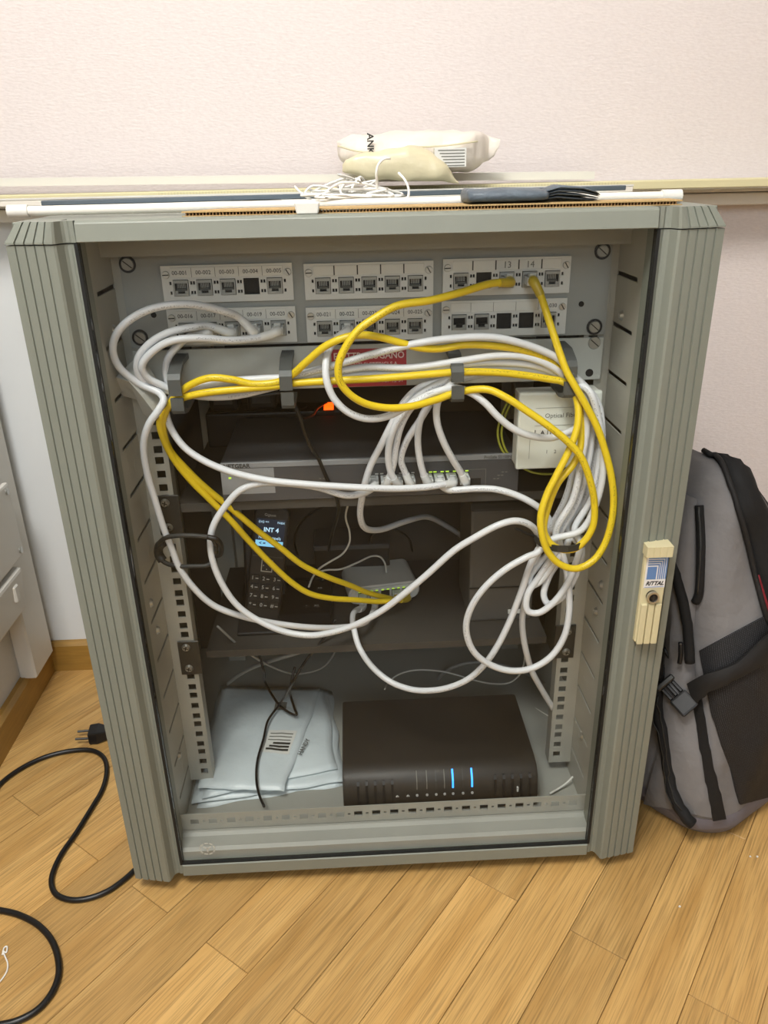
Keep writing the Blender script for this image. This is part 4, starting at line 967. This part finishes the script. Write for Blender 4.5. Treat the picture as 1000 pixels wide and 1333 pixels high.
wire('long brownish wire crossing behind, from the left rail down and up again', path([(283, 815, .16), (313, 842, .18), (348, 865, .20), (386, 877, .22), (421, 868, .24), (436, 848, .26), (438, 832, .28)]), 0.0016, 'greycable')
wire('thick grey lead rising to the right behind the lower shelf at left', path([(296, 890, .26), (312, 878, .25), (331, 868, .24), (357, 859, .23), (400, 845, .22), (424, 830, .21)]), 0.0029, 'greycable')
wire('thin black curve in the dark behind the phone', path([(430, 656, .20), (412, 664, .22), (396, 676, .25), (386, 690, .28), (383, 706, .31), (388, 724, .33)]), 0.0018, 'bcable')
wire('thin white wire winding down behind the rack switch to the lower shelf', path([(457, 645, .20), (450, 672, .21), (455, 692, .22), (455, 706, .22), (446, 721, .22), (430, 731, .22), (416, 740, .22), (408, 750, .225), (402, 764, .20)]), 0.0013, 'white')
wire('thin white lead arching into the back of the small white switch', path([(410, 746, .22), (425, 742, .225), (443, 741, .23), (466, 732, .25), (484, 724, .27), (495, 725, .28), (501, 733, .285), (503, 745, .285)]), 0.0013, 'white')
wire('dark loop of wire standing up behind the small white switch', path([(480, 708, .31), (484, 697, .31), (495, 688, .31), (510, 688, .31), (524, 694, .31), (533, 703, .32), (537, 718, .33)]), 0.0019, 'bcable')
wire('thin white wire arching over the router from its left rear', [aZ(501, 897, .097)]+path([(507, 887, .30), (517, 879, .30), (535, 873, .30), (553, 872, .30), (575, 874, .30), (593, 878, .30), (620, 886, .29), (642, 890, .28), (662, 889, .27), (675, 880, .26), (681, 868, .24), (684, 850, .2)]), 0.0013, 'white')
wire('grey thick cord arching behind the router to the right rear', path([(568, 895, .33), (571, 884, .33), (579, 875, .33), (600, 865, .33), (628, 862, .33), (655, 866, .33), (680, 874, .32), (702, 886, .31), (722, 902, .30)]), 0.0029, 'greycable')
wire('thin white wire running from the router to the right rail', path([(600, 889, .33), (625, 894, .32), (650, 901, .30), (672, 909, .28), (695, 921, .25), (720, 936, .22)]), 0.0012, 'white')
wire('short white wire bent in the lower right corner behind the hole strip', [aZ(716, 1033, .055), aZ(728, 1026, .056), aZ(738, 1019, .060), aZ(746, 1011, .066)], 0.0013, 'white')
for i, (dx, lab) in enumerate(((0, 'outer green-yellow wire looped left of the fibre outlet'), (5, 'inner green-yellow wire looped left of the fibre outlet'))):
    wire(lab, path([(672+dx*.4, 512, .14), (661+dx, 524, .13), (653+dx, 541, .122), (648+dx, 562, .117), (651+dx, 580, .114), (658+dx*.9, 592, .112), (667+dx*.6, 602-dx*.4, .112)]), 0.0013, 'earth')
wire('green-yellow wire sagging just below the fibre outlet', path([(682, 610, .112), (694, 615, .110), (710, 617, .108), (726, 616, .108), (742, 612, .109)]), 0.0013, 'earth')
# --- tie, side ring
tp = [aY(729, 697, 0.052)]; c0 = tp[0]; pts = []
for i in range(17):
    a = 2*math.pi*i/16; pts.append(c0+Vector((0.0265*math.cos(a), 0.030*math.sin(a)-0.002, 0.001*math.cos(a))))
tie = thing('cable_tie', 'black hook-and-loop tie around the white cable bundle at right', 'tie', c0)
vs = []; n = len(pts)-1
tb = MB()
for k, (dr, dz) in enumerate(((1, -.0036), (1, .0036), (1.05, .0036), (1.05, -.0036))):
    for i in range(n): d = pts[i]-c0; vs.append(c0+d*dr+Vector((0, 0, dz)))
fs = []
for k in range(4):
    for i in range(n): fs.append((k*n+i, k*n+(i+1) % n, ((k+1) % 4)*n+(i+1) % n, ((k+1) % 4)*n+i))
obj('tie_band', tb.add(vs, fs).mesh('t', M['tie']), tie)
obj('tie_tail', MB().tube([c0+Vector((-0.026, 0.0, 0)), c0+Vector((-0.036, 0.008, 0.001)), c0+Vector((-0.044, 0.02, 0.001))], 0.0015, 6).mesh('t', M['black']), tie)
cr = thing('cable_guide', 'black oval cable guide ring clipped to the left rail', 'cable ring', aY(215, 718, 0.1))
gp = path([(206, 716, .088), (209, 705, .078), (219, 699, .070), (240, 697, .066), (262, 698, .066), (276, 701, .068), (281, 709, .074)])
gq = path([(281, 709, .074), (280, 724, .080), (272, 735, .078), (250, 737, .078), (232, 737, .080), (216, 733, .086), (208, 726, .090), (206, 716, .088)])
obj('guide_loop', MB().tube(gp, 0.0026, 8).tube(gq, 0.0026, 8).mesh('g', M['tie'], smooth=True), cr)
obj('guide_clip', MB().tube(path([(213, 706, .082), (207, 712, .088), (207, 722, .092), (212, 730, .090)]), 0.0052, 8).mesh('c', M['tie'], smooth=True), cr)
obj('velcro_end', MB().tube(path([(270, 699, .066), (282, 702, .066), (288, 712, .072), (286, 722, .078), (278, 724, .08)]), 0.0030, 8).mesh('v', M['black'], smooth=True), cr)

# ================================================================== THINGS LYING ON THE CABINET
ZT = 0.7652
def rod(name, label, a, b, r, m, cap_r=None, cap_len=0.019, cat='rail', n=16):
    t = thing(name, label, cat, a); a, b = Vector(a), Vector(b); d = (b-a).normalized()
    obj('tube', MB().tube([a, b], r, n, smooth_path=False).mesh('t', M[m], smooth='auto'), t)
    if cap_r:
        for p, s_ in ((a, 1), (b, -1)):
            obj('end_cap', MB().tube([p-d*s_*0.004, p-d*s_*0.003, p+d*s_*(cap_len-0.006), p+d*s_*(cap_len-0.005)], cap_r, n, smooth_path=False).mesh('c', M['white'], smooth='auto'), t)
    return t
def pt(px, py, z): return aZ(px, py, z)
rod('blind_rod', 'front white blind bottom rail with round end caps on the cabinet top', (-0.318, 0.064, ZT+0.0058), (0.285, 0.066, ZT+0.0058), 0.0042, 'whitewarm', 0.0056)
rod('blind_rod', 'rear thinner white blind rail behind the front one on the cabinet top', (-0.352, 0.245, ZT+0.0033), (0.258, 0.120, ZT+0.0033), 0.0025, 'white', 0.0032)
sl = obj('metal_strip', MB().box(-0.330, 0.293, -0.007, 0.007, 0, 0.0050, T=Matrix.Translation((0, 0.205, ZT+0.0060)) @ Matrix.Rotation(math.radians(6.0), 4, 'Z')).mesh('s', M['slat'], bevel=0.0008)); tag(sl, 'dark grey metal slat lying between the white rails on the cabinet', 'slat')
wr = thing('flat_rail', 'flat white rail lying behind the dark slat on the cabinet', 'rail', (0, 0.36, ZT))
obj('rail_body', MB().box(-0.46, 0.33, 0.315, 0.348, ZT+0.0002, ZT+0.0075).mesh('w', M['whitewarm'], bevel=0.001), wr)
obj('rail_lip', MB().box(-0.46, 0.33, 0.3145, 0.3175, ZT+0.0075, ZT+0.0095).mesh('l', M['white']), wr)
cr2 = thing('ticked_rail', 'cream yellowed rail with fine tick marks lying along the wall', 'rail', (0, 0.41, ZT))
obj('rail_body', MB().box(-0.56, 0.95, 0.398, 0.444, ZT+0.0004, ZT+0.0110).mesh('c', M['creamrail'], bevel=0.001), cr2)
tk = MB()
for i in range(150): x = -0.26+0.004*i; tk.box(x, x+0.0012, 0.3974, 0.3984, ZT+0.002, ZT+0.0102)
o = obj('tick_marks', tk.mesh('t', M['ivory']), cr2); o['kind'] = 'stuff'
hr = thing('headrail', 'long white blind headrail lying uppermost along the wall', 'rail', (-0.1, 0.45, ZT+0.0138))
obj('rail_channel', MB().prism([(0.426, 0), (0.462, 0), (0.462, 0.0095), (0.458, 0.0095), (0.458, 0.003), (0.430, 0.003), (0.430, 0.0095), (0.426, 0.0095)], -0.565, 0.314, 'x', T=Matrix.Translation((0, 0, 0.7820)) @ Matrix.Rotation(0.0095, 4, 'Y')).mesh('h', M['white']), hr)
obj('end_clip', MB().box(-0.545, -0.500, 0.418, 0.4259, ZT+0.0114, ZT+0.0215).mesh('e', M['ivory'], bevel=0.002), hr)
cdm = thing('cardboard_strip', 'long strip of brown corrugated cardboard along the front edge of the cabinet top', 'cardboard', (0.06, 0.05, ZT))
obj('cardboard_sheet', MB().prism([(-0.160, 0.018), (0.272, 0.018), (0.272, 0.050), (-0.132, 0.056)], ZT+0.0034, ZT+0.0046, 'z').prism([(-0.160, 0.018), (0.272, 0.018), (0.272, 0.050), (-0.132, 0.056)], ZT+0.0003, ZT+0.0010, 'z').mesh('c', M['card']), cdm)
fl = MB()
for i in range(150):
    x = -0.157+0.00284*i; y = 0.0186; fl.box(x, x+0.0011, y, y+0.028, ZT+0.0010, ZT+0.0034)
o = obj('flutes', fl.mesh('f', M['carddark']), cdm); o['kind'] = 'stuff'
clp = obj('plastic_clip', MB().prism([(-0.062, 0), (-0.044, 0), (-0.042, 0.0095), (-0.064, 0.0095)], 0.0075, 0.0172, 'y', T=Matrix.Translation((0, 0, ZT+0.0005))).mesh('p', M['white'], bevel=0.001)); tag(clp, 'small white plastic clip at the front edge under the string tangle', 'clip')
# grey tape wrap
tw = thing('tape_bundle', 'dark grey tape wrapped bundle lying over the cardboard', 'bundle', (0.12, 0.075, ZT+0.006))
def blob(cols, y, hd, seed=0, n=14, amp=0.0):
    """closed soft body: cols = (x, ztop, zbot[, half depth factor])"""
    mb = MB(); vs = []
    for k, c in enumerate(cols):
        x, zt, zb = c[:3]; f = c[3] if len(c) > 3 else 1
        for i in range(n):
            a = 2*math.pi*i/n; ca, sa = math.cos(a), math.sin(a)
            ca = math.copysign(abs(ca)**0.75, ca); sa = math.copysign(abs(sa)**0.75, sa)
            p = Vector((x, y+hd*f*ca, (zt+zb)/2+(zt-zb)/2*sa))
            if amp:
                q = p*38+Vector((seed, 0, 0)); p += Vector((noise.noise(q), noise.noise(q+Vector((9, 0, 0))), noise.noise(q+Vector((0, 9, 0)))))*amp
            vs.append(p)
    m = len(cols); fs = [(k*n+i, k*n+(i+1) % n, (k+1)*n+(i+1) % n, (k+1)*n+i) for k in range(m-1) for i in range(n)]
    fs += [tuple(range(n)), tuple((m-1)*n+i for i in range(n))[::-1]]
    return mb.add(vs, fs)
z0 = ZT+0.0048
obj('wrapped_part', blob([(0.084, z0+0.0105, z0+0.0015, .7), (0.086, z0+0.012, z0), (0.100, z0+0.0115, z0), (0.120, z0+0.0125, z0), (0.140, z0+0.0115, z0), (0.152, z0+0.0105, z0+0.001), (0.156, z0+0.009, z0+0.002, .7)], 0.042, 0.026, 3, amp=0.0008).mesh('w', M['tape'], smooth=True), tw)
for k in range(4): obj('loose_fold', blob([(0.150, z0+0.009-0.002*k, z0+0.006-0.002*k, .6), (0.165, z0+0.0135-0.0028*k, z0+0.0105-0.0028*k, .8), (0.185, z0+0.0120-0.003*k, z0+0.0095-0.0028*k, .9), (0.198, z0+0.008-0.0022*k, z0+0.0065-0.0020*k, .7), (0.204, z0+0.005-0.0012*k, z0+0.0042-0.0012*k, .3)], 0.040+0.003*k, 0.022, k, amp=0.0006).mesh('f', M['tape'], smooth=True), tw)
# string tangle
random.seed(11)
sp_ = []
for i in range(46):
    a_ = random.uniform(0, 2*math.pi); r_ = math.sqrt(random.random()); x = -0.016+0.052*r_*math.cos(a_)
    sp_.append(Vector((x, 0.085+0.04*r_*math.sin(a_), ZT+0.0105+0.026*(1-r_)**0.7*random.random())))
stg = thing('string_tangle', 'tangled white cord heaped on the cardboard below the plastic packet', 'string', (-0.02, 0.09, ZT))
obj('tangle', MB().tube(sp_, 0.0011, 6, sub=5).mesh('s', M['string'], smooth=True), stg)
obj('loose_end', MB().tube(path([(470, 262, .09), (486, 256, .08), (491, 240, .075), (490, 226, .07), (493, 214, .07), (500, 207, .072), (508, 206, .075)]), 0.0012, 6).mesh('s', M['string'], smooth=True), stg)
obj('loose_end', MB().tube(path([(519, 225, .075), (527, 234, .07), (532, 246, .068), (531, 257, .068), (522, 264, .07), (508, 266, .075)]), 0.0012, 6).mesh('s', M['string'], smooth=True), stg)
obj('loose_end', MB().tube(path([(384, 243, .12), (394, 253, .10), (406, 260, .09), (420, 263, .085), (436, 268, .08), (452, 270, .078)]), 0.0012, 6).mesh('s', M['string'], smooth=True), stg)
# plastic packet
pk = thing('plastic_packet', 'padded translucent plastic packet with booklet lying on the white rails', 'packet', (0.07, 0.37, ZT+0.013))
def pcols(L_, y): return [(aY(px, t, y).x, aY(px, t, y).z, aY(px, b, y).z)+((f,) if f else ()) for px, t, b, f in L_]
def dense(c, k=4):
    out_ = []
    for p, q in zip(c, c[1:]):
        for i in range(k): t = i/k; out_.append(tuple(u+(w-u)*t for u, w in zip(p, q)))
    return out_+[c[-1]]
obj('packet_body', blob(dense(pcols([(439, 184, 202, .04), (443, 183, 209, .35), (450, 181, 214, .7), (462, 178, 222, .9), (478, 176, 226, 1), (500, 174, 228, 1), (530, 171, 229, 1), (560, 169, 228, 1), (590, 170, 226, 1), (612, 172, 222, .85), (622, 174, 216, .6), (628, 174, 212, .22), (638, 177, 209, .08), (646, 181, 204, .06), (651, 184, 195, .03)], .38)), .38, 0.055, 2, 28, 0.0055).mesh('p', M['packet'], smooth='auto'), pk)
obj('crimp', MB().tube([aY(440, 190, .325), aY(462, 196, .322), aY(500, 199, .32), (aY(540, 192, .32)), aY(575, 190, .32), aY(622, 184, .325)], 0.0011, 6).mesh('c', M['packety'], smooth=True), pk)
obj('yellowed_film', blob(dense(pcols([(444, 212, 224, .2), (450, 206, 227, .6), (462, 201, 229, .9), (480, 197, 232, 1), (505, 195, 234, 1), (530, 191, 236, 1), (550, 192, 238, 1), (564, 199, 239, .9), (580, 215, 240, .6), (598, 238, 241, .1)], .318)), .318, 0.015, 5, 20, 0.0055).mesh('f', M['packety'], smooth='auto'), pk)
b0, b1 = aY(566, 193, .312), aY(607, 217, .312)
bk = obj('booklet', MB().box(b0.x, b1.x, 0.3125, 0.3330, b1.z, b0.z).mesh('b', M['label']), pk)
for k in range(6): obj('printed_line', MB().box(b0.x+0.004+(0.002*k), b1.x-0.002, 0.3121, 0.3126, b0.z-0.0030-0.0033*k, b0.z-0.0019-0.0033*k).mesh('l', M['inklight']), bk)
text('ANK', 0.0105, M['ink'], pk, None, Matrix.Translation(aY(482, 187, .318)) @ Matrix.Rotation(math.radians(90), 4, 'Y'), name='packet_lettering', bold=0.0003)

# ================================================================== FLOOR THINGS
pc = thing('power_plug', 'black two-pin mains plug lying on the oak floor by the cabinet', 'plug', (-0.43, 0.285, 0.012))
PT = Matrix.Translation((-0.437, 0.283, 0.0110)) @ Matrix.Rotation(math.radians(6), 4, 'Z')
obj('plug_body', MB().add([PT @ Vector(p) for p in [(-0.007, -0.0125, -0.0095), (-0.007, 0.0125, -0.0095), (-0.007, 0.0125, 0.0095), (-0.007, -0.0125, 0.0095), (0.006, -0.013, -0.0105), (0.006, 0.013, -0.0105), (0.006, 0.013, 0.0105), (0.006, -0.013, 0.0105), (0.030, -0.005, -0.005), (0.030, 0.005, -0.005), (0.030, 0.005, 0.005), (0.030, -0.005, 0.005)]],
    [(0, 1, 2, 3), (11, 10, 9, 8)]+[(a+i, a+4+i, a+4+(i+1) % 4, a+(i+1) % 4) for a in (0, 4) for i in range(4)]).mesh('p', M['black'], bevel=0.002, seg=2), pc)
for s_ in (-1, 1): obj('pin', MB().tube([PT @ Vector((-0.007, s_*0.0093, 0)), PT @ Vector((-0.026, s_*0.0088, 0.001))], 0.0019, 10, smooth_path=False).mesh('p', M['dsteel'], smooth='auto'), pc)
obj('plug_lead', MB().tube([PT @ Vector((0.028, 0, 0)), Vector((-0.390, 0.290, 0.0085)), Vector((-0.350, 0.310, 0.0042)), Vector((-0.325, 0.36, 0.0040))], 0.0034, 8).mesh('l', M['bcable'], smooth=True), pc)
def fl(px, py): return aZ(px, py, 0.0038)
o = obj('mains_cable', MB().tube([Vector((-0.62+0.075, 0.165, 0.0038))]+[fl(*q) for q in ((0, 1021), (28, 1000), (60, 985), (95, 977), (120, 977), (134, 985), (139, 1000), (134, 1026), (118, 1054), (98, 1086), (77, 1117), (67, 1145), (72, 1163), (90, 1171), (112, 1170), (140, 1160), (164, 1143), (180, 1128), (200, 1110))]+[Vector((-0.262, 0.075, 0.0038))], 0.0034, 10).mesh('c', M['bcable'], smooth=True)); tag(o, 'black power cord snaking on the oak floor to the cabinet corner', 'cord')
o = obj('mains_cable', MB().tube([fl(*q) for q in ((-60, 1175), (-30, 1180), (0, 1185), (22, 1190), (48, 1203), (66, 1222), (75, 1245), (76, 1270), (66, 1295), (48, 1315), (22, 1329), (-5, 1335), (-40, 1338))], 0.0036, 10).mesh('c', M['bcable'], smooth=True)); tag(o, 'black cord curving at the lower left edge of the oak floor', 'cord')
o = obj('thread', MB().tube([aZ(*q, 0.0013) for q in ((3, 1243), (6, 1233), (9, 1232), (8, 1240), (4, 1238), (7, 1246), (10, 1254), (9, 1264), (3, 1274), (-6, 1284))], 0.0009, 6).mesh('t', M['string'], smooth=True)); tag(o, 'short white thread on the floor inside the cord curve at lower left', 'thread')
for i, (px, py, lab) in enumerate(((977, 1115, 'white crumb on the floor under the backpack, left one of two'), (986, 1115, 'white crumb on the floor under the backpack, right one of two'), (885, 1180, 'white crumb lying alone on the floor below the backpack'))):
    p = aZ(px, py, 0.001); b = bmesh.new(); bmesh.ops.create_icosphere(b, subdivisions=1, radius=0.0014)
    for v in b.verts: v.co *= 1+0.35*noise.noise(v.co*900+Vector((i, 0, 0))); v.co.z *= 0.7
    me = bpy.data.meshes.new('crumb'); b.to_mesh(me); b.free(); me.materials.append(M['string'])
    tag(obj('crumb', me, loc=p), lab, 'crumb', 'crumbs on the floor')

# ================================================================== BACKPACK
bp_ = thing('backpack', 'grey and black backpack with mesh side pocket leaning beside the cabinet', 'backpack', (0.44, 0.2, 0))
PHI = math.radians(32)
FA = Vector((math.cos(PHI), math.sin(PHI), 0))      # from the front towards the back panel
SA = Vector((-math.sin(PHI), math.cos(PHI), 0))     # from the near side to the far side
K0 = Vector((0.400, -0.004, 0))                      # near front corner on the floor
# z, front offset, back offset, near side inset, far side offset
RING = [(0.0, 0.030, 0.19, 0.022, 0.25), (0.006, 0.012, 0.21, 0.010, 0.27), (0.03, 0.0, 0.225, 0.0, 0.28), (0.08, -0.002, 0.235, 0.0, 0.28), (0.15, 0.0, 0.235, 0.004, 0.28), (0.22, 0.002, 0.228, 0.012, 0.275),
        (0.29, 0.006, 0.205, 0.024, 0.27), (0.35, 0.010, 0.178, 0.038, 0.265), (0.40, 0.014, 0.150, 0.054, 0.255), (0.44, 0.020, 0.120, 0.070, 0.245), (0.47, 0.030, 0.095, 0.088, 0.23), (0.487, 0.045, 0.075, 0.11, 0.20)]
RR = dense(RING, 3)
def bag_mesh(grow=0.0, sh=0.0):
    N = 72; vs = []
    for z, f0, f1, n0, n1 in RR:
        cf, cs = (f0+f1)/2+sh, (n0+n1)/2; hf, hs_ = (f1-f0)/2+grow, (n1-n0)/2+grow
        for i in range(N):
            a = 2*math.pi*i/N; ca, sa = math.cos(a), math.sin(a)
            u = math.copysign(abs(ca)**0.55, ca)*hf; w = math.copysign(abs(sa)**0.55, sa)*hs_
            p = K0+FA*(cf+u)+SA*(cs+w); p.z = z
            k = (noise.noise(Vector((p.x*15, p.y*15, p.z*8)))*0.009+noise.noise(Vector((p.x*27, p.y*27, p.z*7+4)))*0.008+noise.noise(Vector((p.x*20, p.y*20, p.z*38)))*0.002)*min(1, z/0.03)
            p += (FA*ca+SA*sa)*k
            p.x = max(p.x, 0.3045); p.y = min(p.y, 0.470); vs.append(p)
    fs = [(k*N+i, k*N+(i+1) % N, (k+1)*N+(i+1) % N, (k+1)*N+i) for k in range(len(RR)-1) for i in range(N)]
    fs += [tuple(range(N))[::-1], tuple((len(RR)-1)*N+i for i in range(N))]
    return MB().add(vs, fs)
bm0 = bag_mesh()
lo = MB(); lo.add(bm0.v[:72*8], bm0.f[:72*7]+[tuple(range(72))[::-1]])
up_ = list(enumerate(bm0.f[:-2]))[72*7:]
isback = lambda i: (i % 72) < 8 or (i % 72) > 58
hi = MB(); hi.add(bm0.v, [f for i, f in up_ if not isback(i)]+bm0.f[-1:])
bk_ = MB(); bk_.add(bm0.v, [f for i, f in up_ if isback(i)])
obj('back_panel', bk_.mesh('back_panel', M['fabb'], smooth=True, fixn=False), bp_)
bo = obj('bag_body', hi.mesh('bag_body', M['fab'], smooth=True), bp_)
obj('base_panel', lo.mesh('base_panel', M['fabl'], smooth=True), bp_)
md = bo.modifiers.new('soft', 'SUBSURF'); md.levels = 1; md.render_levels = 1
TREE = BVHTree.FromPolygons([Vector(v) for v in bm0.v], bm0.f)
def hit(px, py, lift=0.0):
    d = ray(px, py).normalized(); h = TREE.ray_cast(CAM, d)
    if h[0] is None:
        q = CAM+d*0.95; n_ = TREE.find_nearest(q)
        for _ in range(6):
            t = (n_[0]-CAM).dot(d); n_ = TREE.find_nearest(CAM+d*t)
        return n_[0]+n_[1]*lift
    nn = h[1] if h[1].dot(d) < 0 else -h[1]
    return h[0]+nn*lift
def lerp_line(pts, t):
    L_ = [0]
    for a, b in zip(pts, pts[1:]): L_.append(L_[-1]+math.hypot(b[0]-a[0], b[1]-a[1]))
    s_ = t*L_[-1]
    for i in range(len(pts)-1):
        if s_ <= L_[i+1] or i == len(pts)-2:
            f = (s_-L_[i])/max(1e-6, L_[i+1]-L_[i]); return (pts[i][0]+(pts[i+1][0]-pts[i][0])*f, pts[i][1]+(pts[i+1][1]-pts[i][1])*f)
def patch(name, A, B, m, n=10, k=24, lift=0.003, puff=0.0, parent=bp_, thick=0.003, label=None):
    """a cloth panel sewn on the bag between two seam lines A and B"""
    vs = []; uv = []
    for d in (0, 1):
        for j in range(k+1):
            a, b = lerp_line(A, j/k), lerp_line(B, j/k)
            for i in range(n+1):
                s_ = i/n; q = (a[0]+(b[0]-a[0])*s_, a[1]+(b[1]-a[1])*s_)
                e = math.sin(math.pi*s_)**0.5*min(1, 6*min(j/k, 1-j/k)) if puff else 0
                vs.append(hit(q[0], q[1], lift+puff*e-(thick if d else 0))); uv.append((s_, j/k))
    N = n+1; o_ = (k+1)*N; fs = []
    for j in range(k):
        for i in range(n):
            a = j*N+i; fs += [(a, a+1, a+N+1, a+N), (o_+a, o_+a+N, o_+a+N+1, o_+a+1)]
    for i in range(n): a, b = i, k*N+i; fs += [(a, o_+a, o_+a+1, a+1), (b, b+1, o_+b+1, o_+b)]
    for j in range(k): a, b = j*N, j*N+n; fs += [(a, a+N, o_+a+N, o_+a), (b, o_+b, o_+b+N, b+N)]
    me = MB().add(vs, fs).mesh(name, M[m], smooth='auto')
    l = me.uv_layers.new(name='UVMap')
    for lp in me.loops: l.data[lp.index].uv = uv[lp.vertex_index]
    return obj(name, me, parent, label=label)
def seam(name, pts, r, m, parent=bp_, lift=0.004):
    P = catmull([Vector((a, b, 0)) for a, b in pts], 4)
    return obj(name, MB().tube([hit(q.x, q.y, lift) for q in P], r, 8, smooth_path=False).mesh(name, M[m], smooth=True), parent)
# black back panel with shoulder strap, its own padded body behind the bag
patch('back_edge', [(921, 581), (940, 606), (956, 645), (969, 690), (981, 740), (992, 780), (1004, 815)], [(946, 588), (966, 606), (982, 645), (1000, 672), (1016, 720), (1030, 770), (1040, 815)], 'fabb', 8, 24, 0.004, 0.012)
seam('piping', [(917, 580), (935, 602), (951, 640), (964, 686), (976, 736), (988, 782), (996, 812)], 0.0032, 'strap')
seam('red_trim', [(983, 748), (992, 778), (999, 800), (1005, 822)], 0.0022, 'redtrim')
patch('mesh_pocket', [(912, 846), (918, 880), (926, 926), (938, 968), (950, 1000), (957, 1030), (962, 1046)], [(1016, 790), (1016, 840), (1014, 900), (1010, 950), (1006, 990), (1003, 1018), (1000, 1036)], 'mesh', 14, 26, 0.003, 0.006)
patch('front_pocket', [(885, 640), (880, 700), (872, 760), (866, 830), (862, 900), (858, 980), (840, 1044)], [(909, 650), (907, 700), (908, 760), (904, 830), (908, 920), (915, 990), (926, 1062)], 'fab', 8, 26, 0.004, 0.012)
patch('pocket_binding', [(904, 896), (910, 940), (915, 985), (921, 1030), (926, 1064)], [(915, 900), (921, 945), (926, 985), (934, 1028), (941, 1062)], 'fabb', 3, 20, 0.0065)
zp = seam('zipper', [(912, 658), (914, 700), (914, 740), (912, 772), (908, 782)], 0.0052, 'fabb')
obj('zipper_teeth', MB().tube([hit(q.x, q.y, 0.0085) for q in catmull([Vector((a, b, 0)) for a, b in ((913, 660), (915, 700), (915, 740), (913, 770))], 4)], 0.0012, 6, smooth_path=False).mesh('t', M['dsteel'], smooth=True), zp)
zp = seam('zipper', [(882, 716), (891, 742), (899, 770), (905, 800), (907, 830), (909, 858)], 0.0060, 'fabb', lift=0.016)
obj('zipper_pull', MB().tube([hit(900, 828, 0.022), hit(901, 842, 0.023), hit(900, 856, 0.023)], 0.0028, 8).mesh('p', M['black'], smooth=True), zp)
zp = seam('zipper', [(862, 885), (865, 930), (872, 975), (881, 1015), (893, 1045), (903, 1063)], 0.0074, 'fabb', lift=0.013)
for dx in (-3, 3): obj('zipper_tape', MB().tube([hit(q.x+dx, q.y, 0.0202) for q in catmull([Vector((a, b, 0)) for a, b in ((864, 900), (866, 935), (873, 975), (882, 1015), (893, 1043))], 4)], 0.0007, 5, smooth_path=False).mesh('t', M['dsteel'], smooth=True), zp)
patch('side_strap', [(905, 884), (925, 872), (950, 856), (975, 834), (1000, 806), (1030, 770)], [(914, 912), (930, 890), (955, 874), (980, 860), (1004, 832), (1030, 806)], 'strap', 4, 20, 0.016, 0.002)
patch('lower_strap', [(868, 862), (880, 880), (893, 900)], [(866, 884), (876, 900), (886, 916)], 'strap', 3, 8, 0.012)
bc = hit(896, 902, 0.020); bx_ = (hit(912, 914, 0.020)-hit(876, 878, 0.020)).normalized(); by_ = (bc-CAM).normalized(); by_ = (by_-bx_*by_.dot(bx_)).normalized(); bz_ = bx_.cross(by_)
BT = Matrix((( bx_.x, by_.x, bz_.x, bc.x), (bx_.y, by_.y, bz_.y, bc.y), (bx_.z, by_.z, bz_.z, bc.z), (0, 0, 0, 1)))
bu = obj('buckle', MB().box(-0.004, 0.019, -0.005, 0.005, -0.012, 0.012, T=BT).mesh('b', M['black'], bevel=0.0025, seg=2), bp_)
obj('buckle_prong', MB().box(-0.020, -0.004, -0.004, 0.004, -0.010, -0.0055, T=BT).box(-0.020, -0.004, -0.004, 0.004, 0.0055, 0.010, T=BT).box(-0.020, -0.004, -0.003, 0.003, -0.0022, 0.0022, T=BT).mesh('p', M['black'], bevel=0.001), bu)
obj('buckle_clip', MB().box(-0.027, -0.020, -0.006, 0.005, -0.013, 0.013, T=BT).mesh('c', M['dsteel'], bevel=0.0015), bu)
seam('pull_cord', [(868, 838), (878, 856), (888, 872), (892, 880)], 0.0022, 'black', lift=0.012)
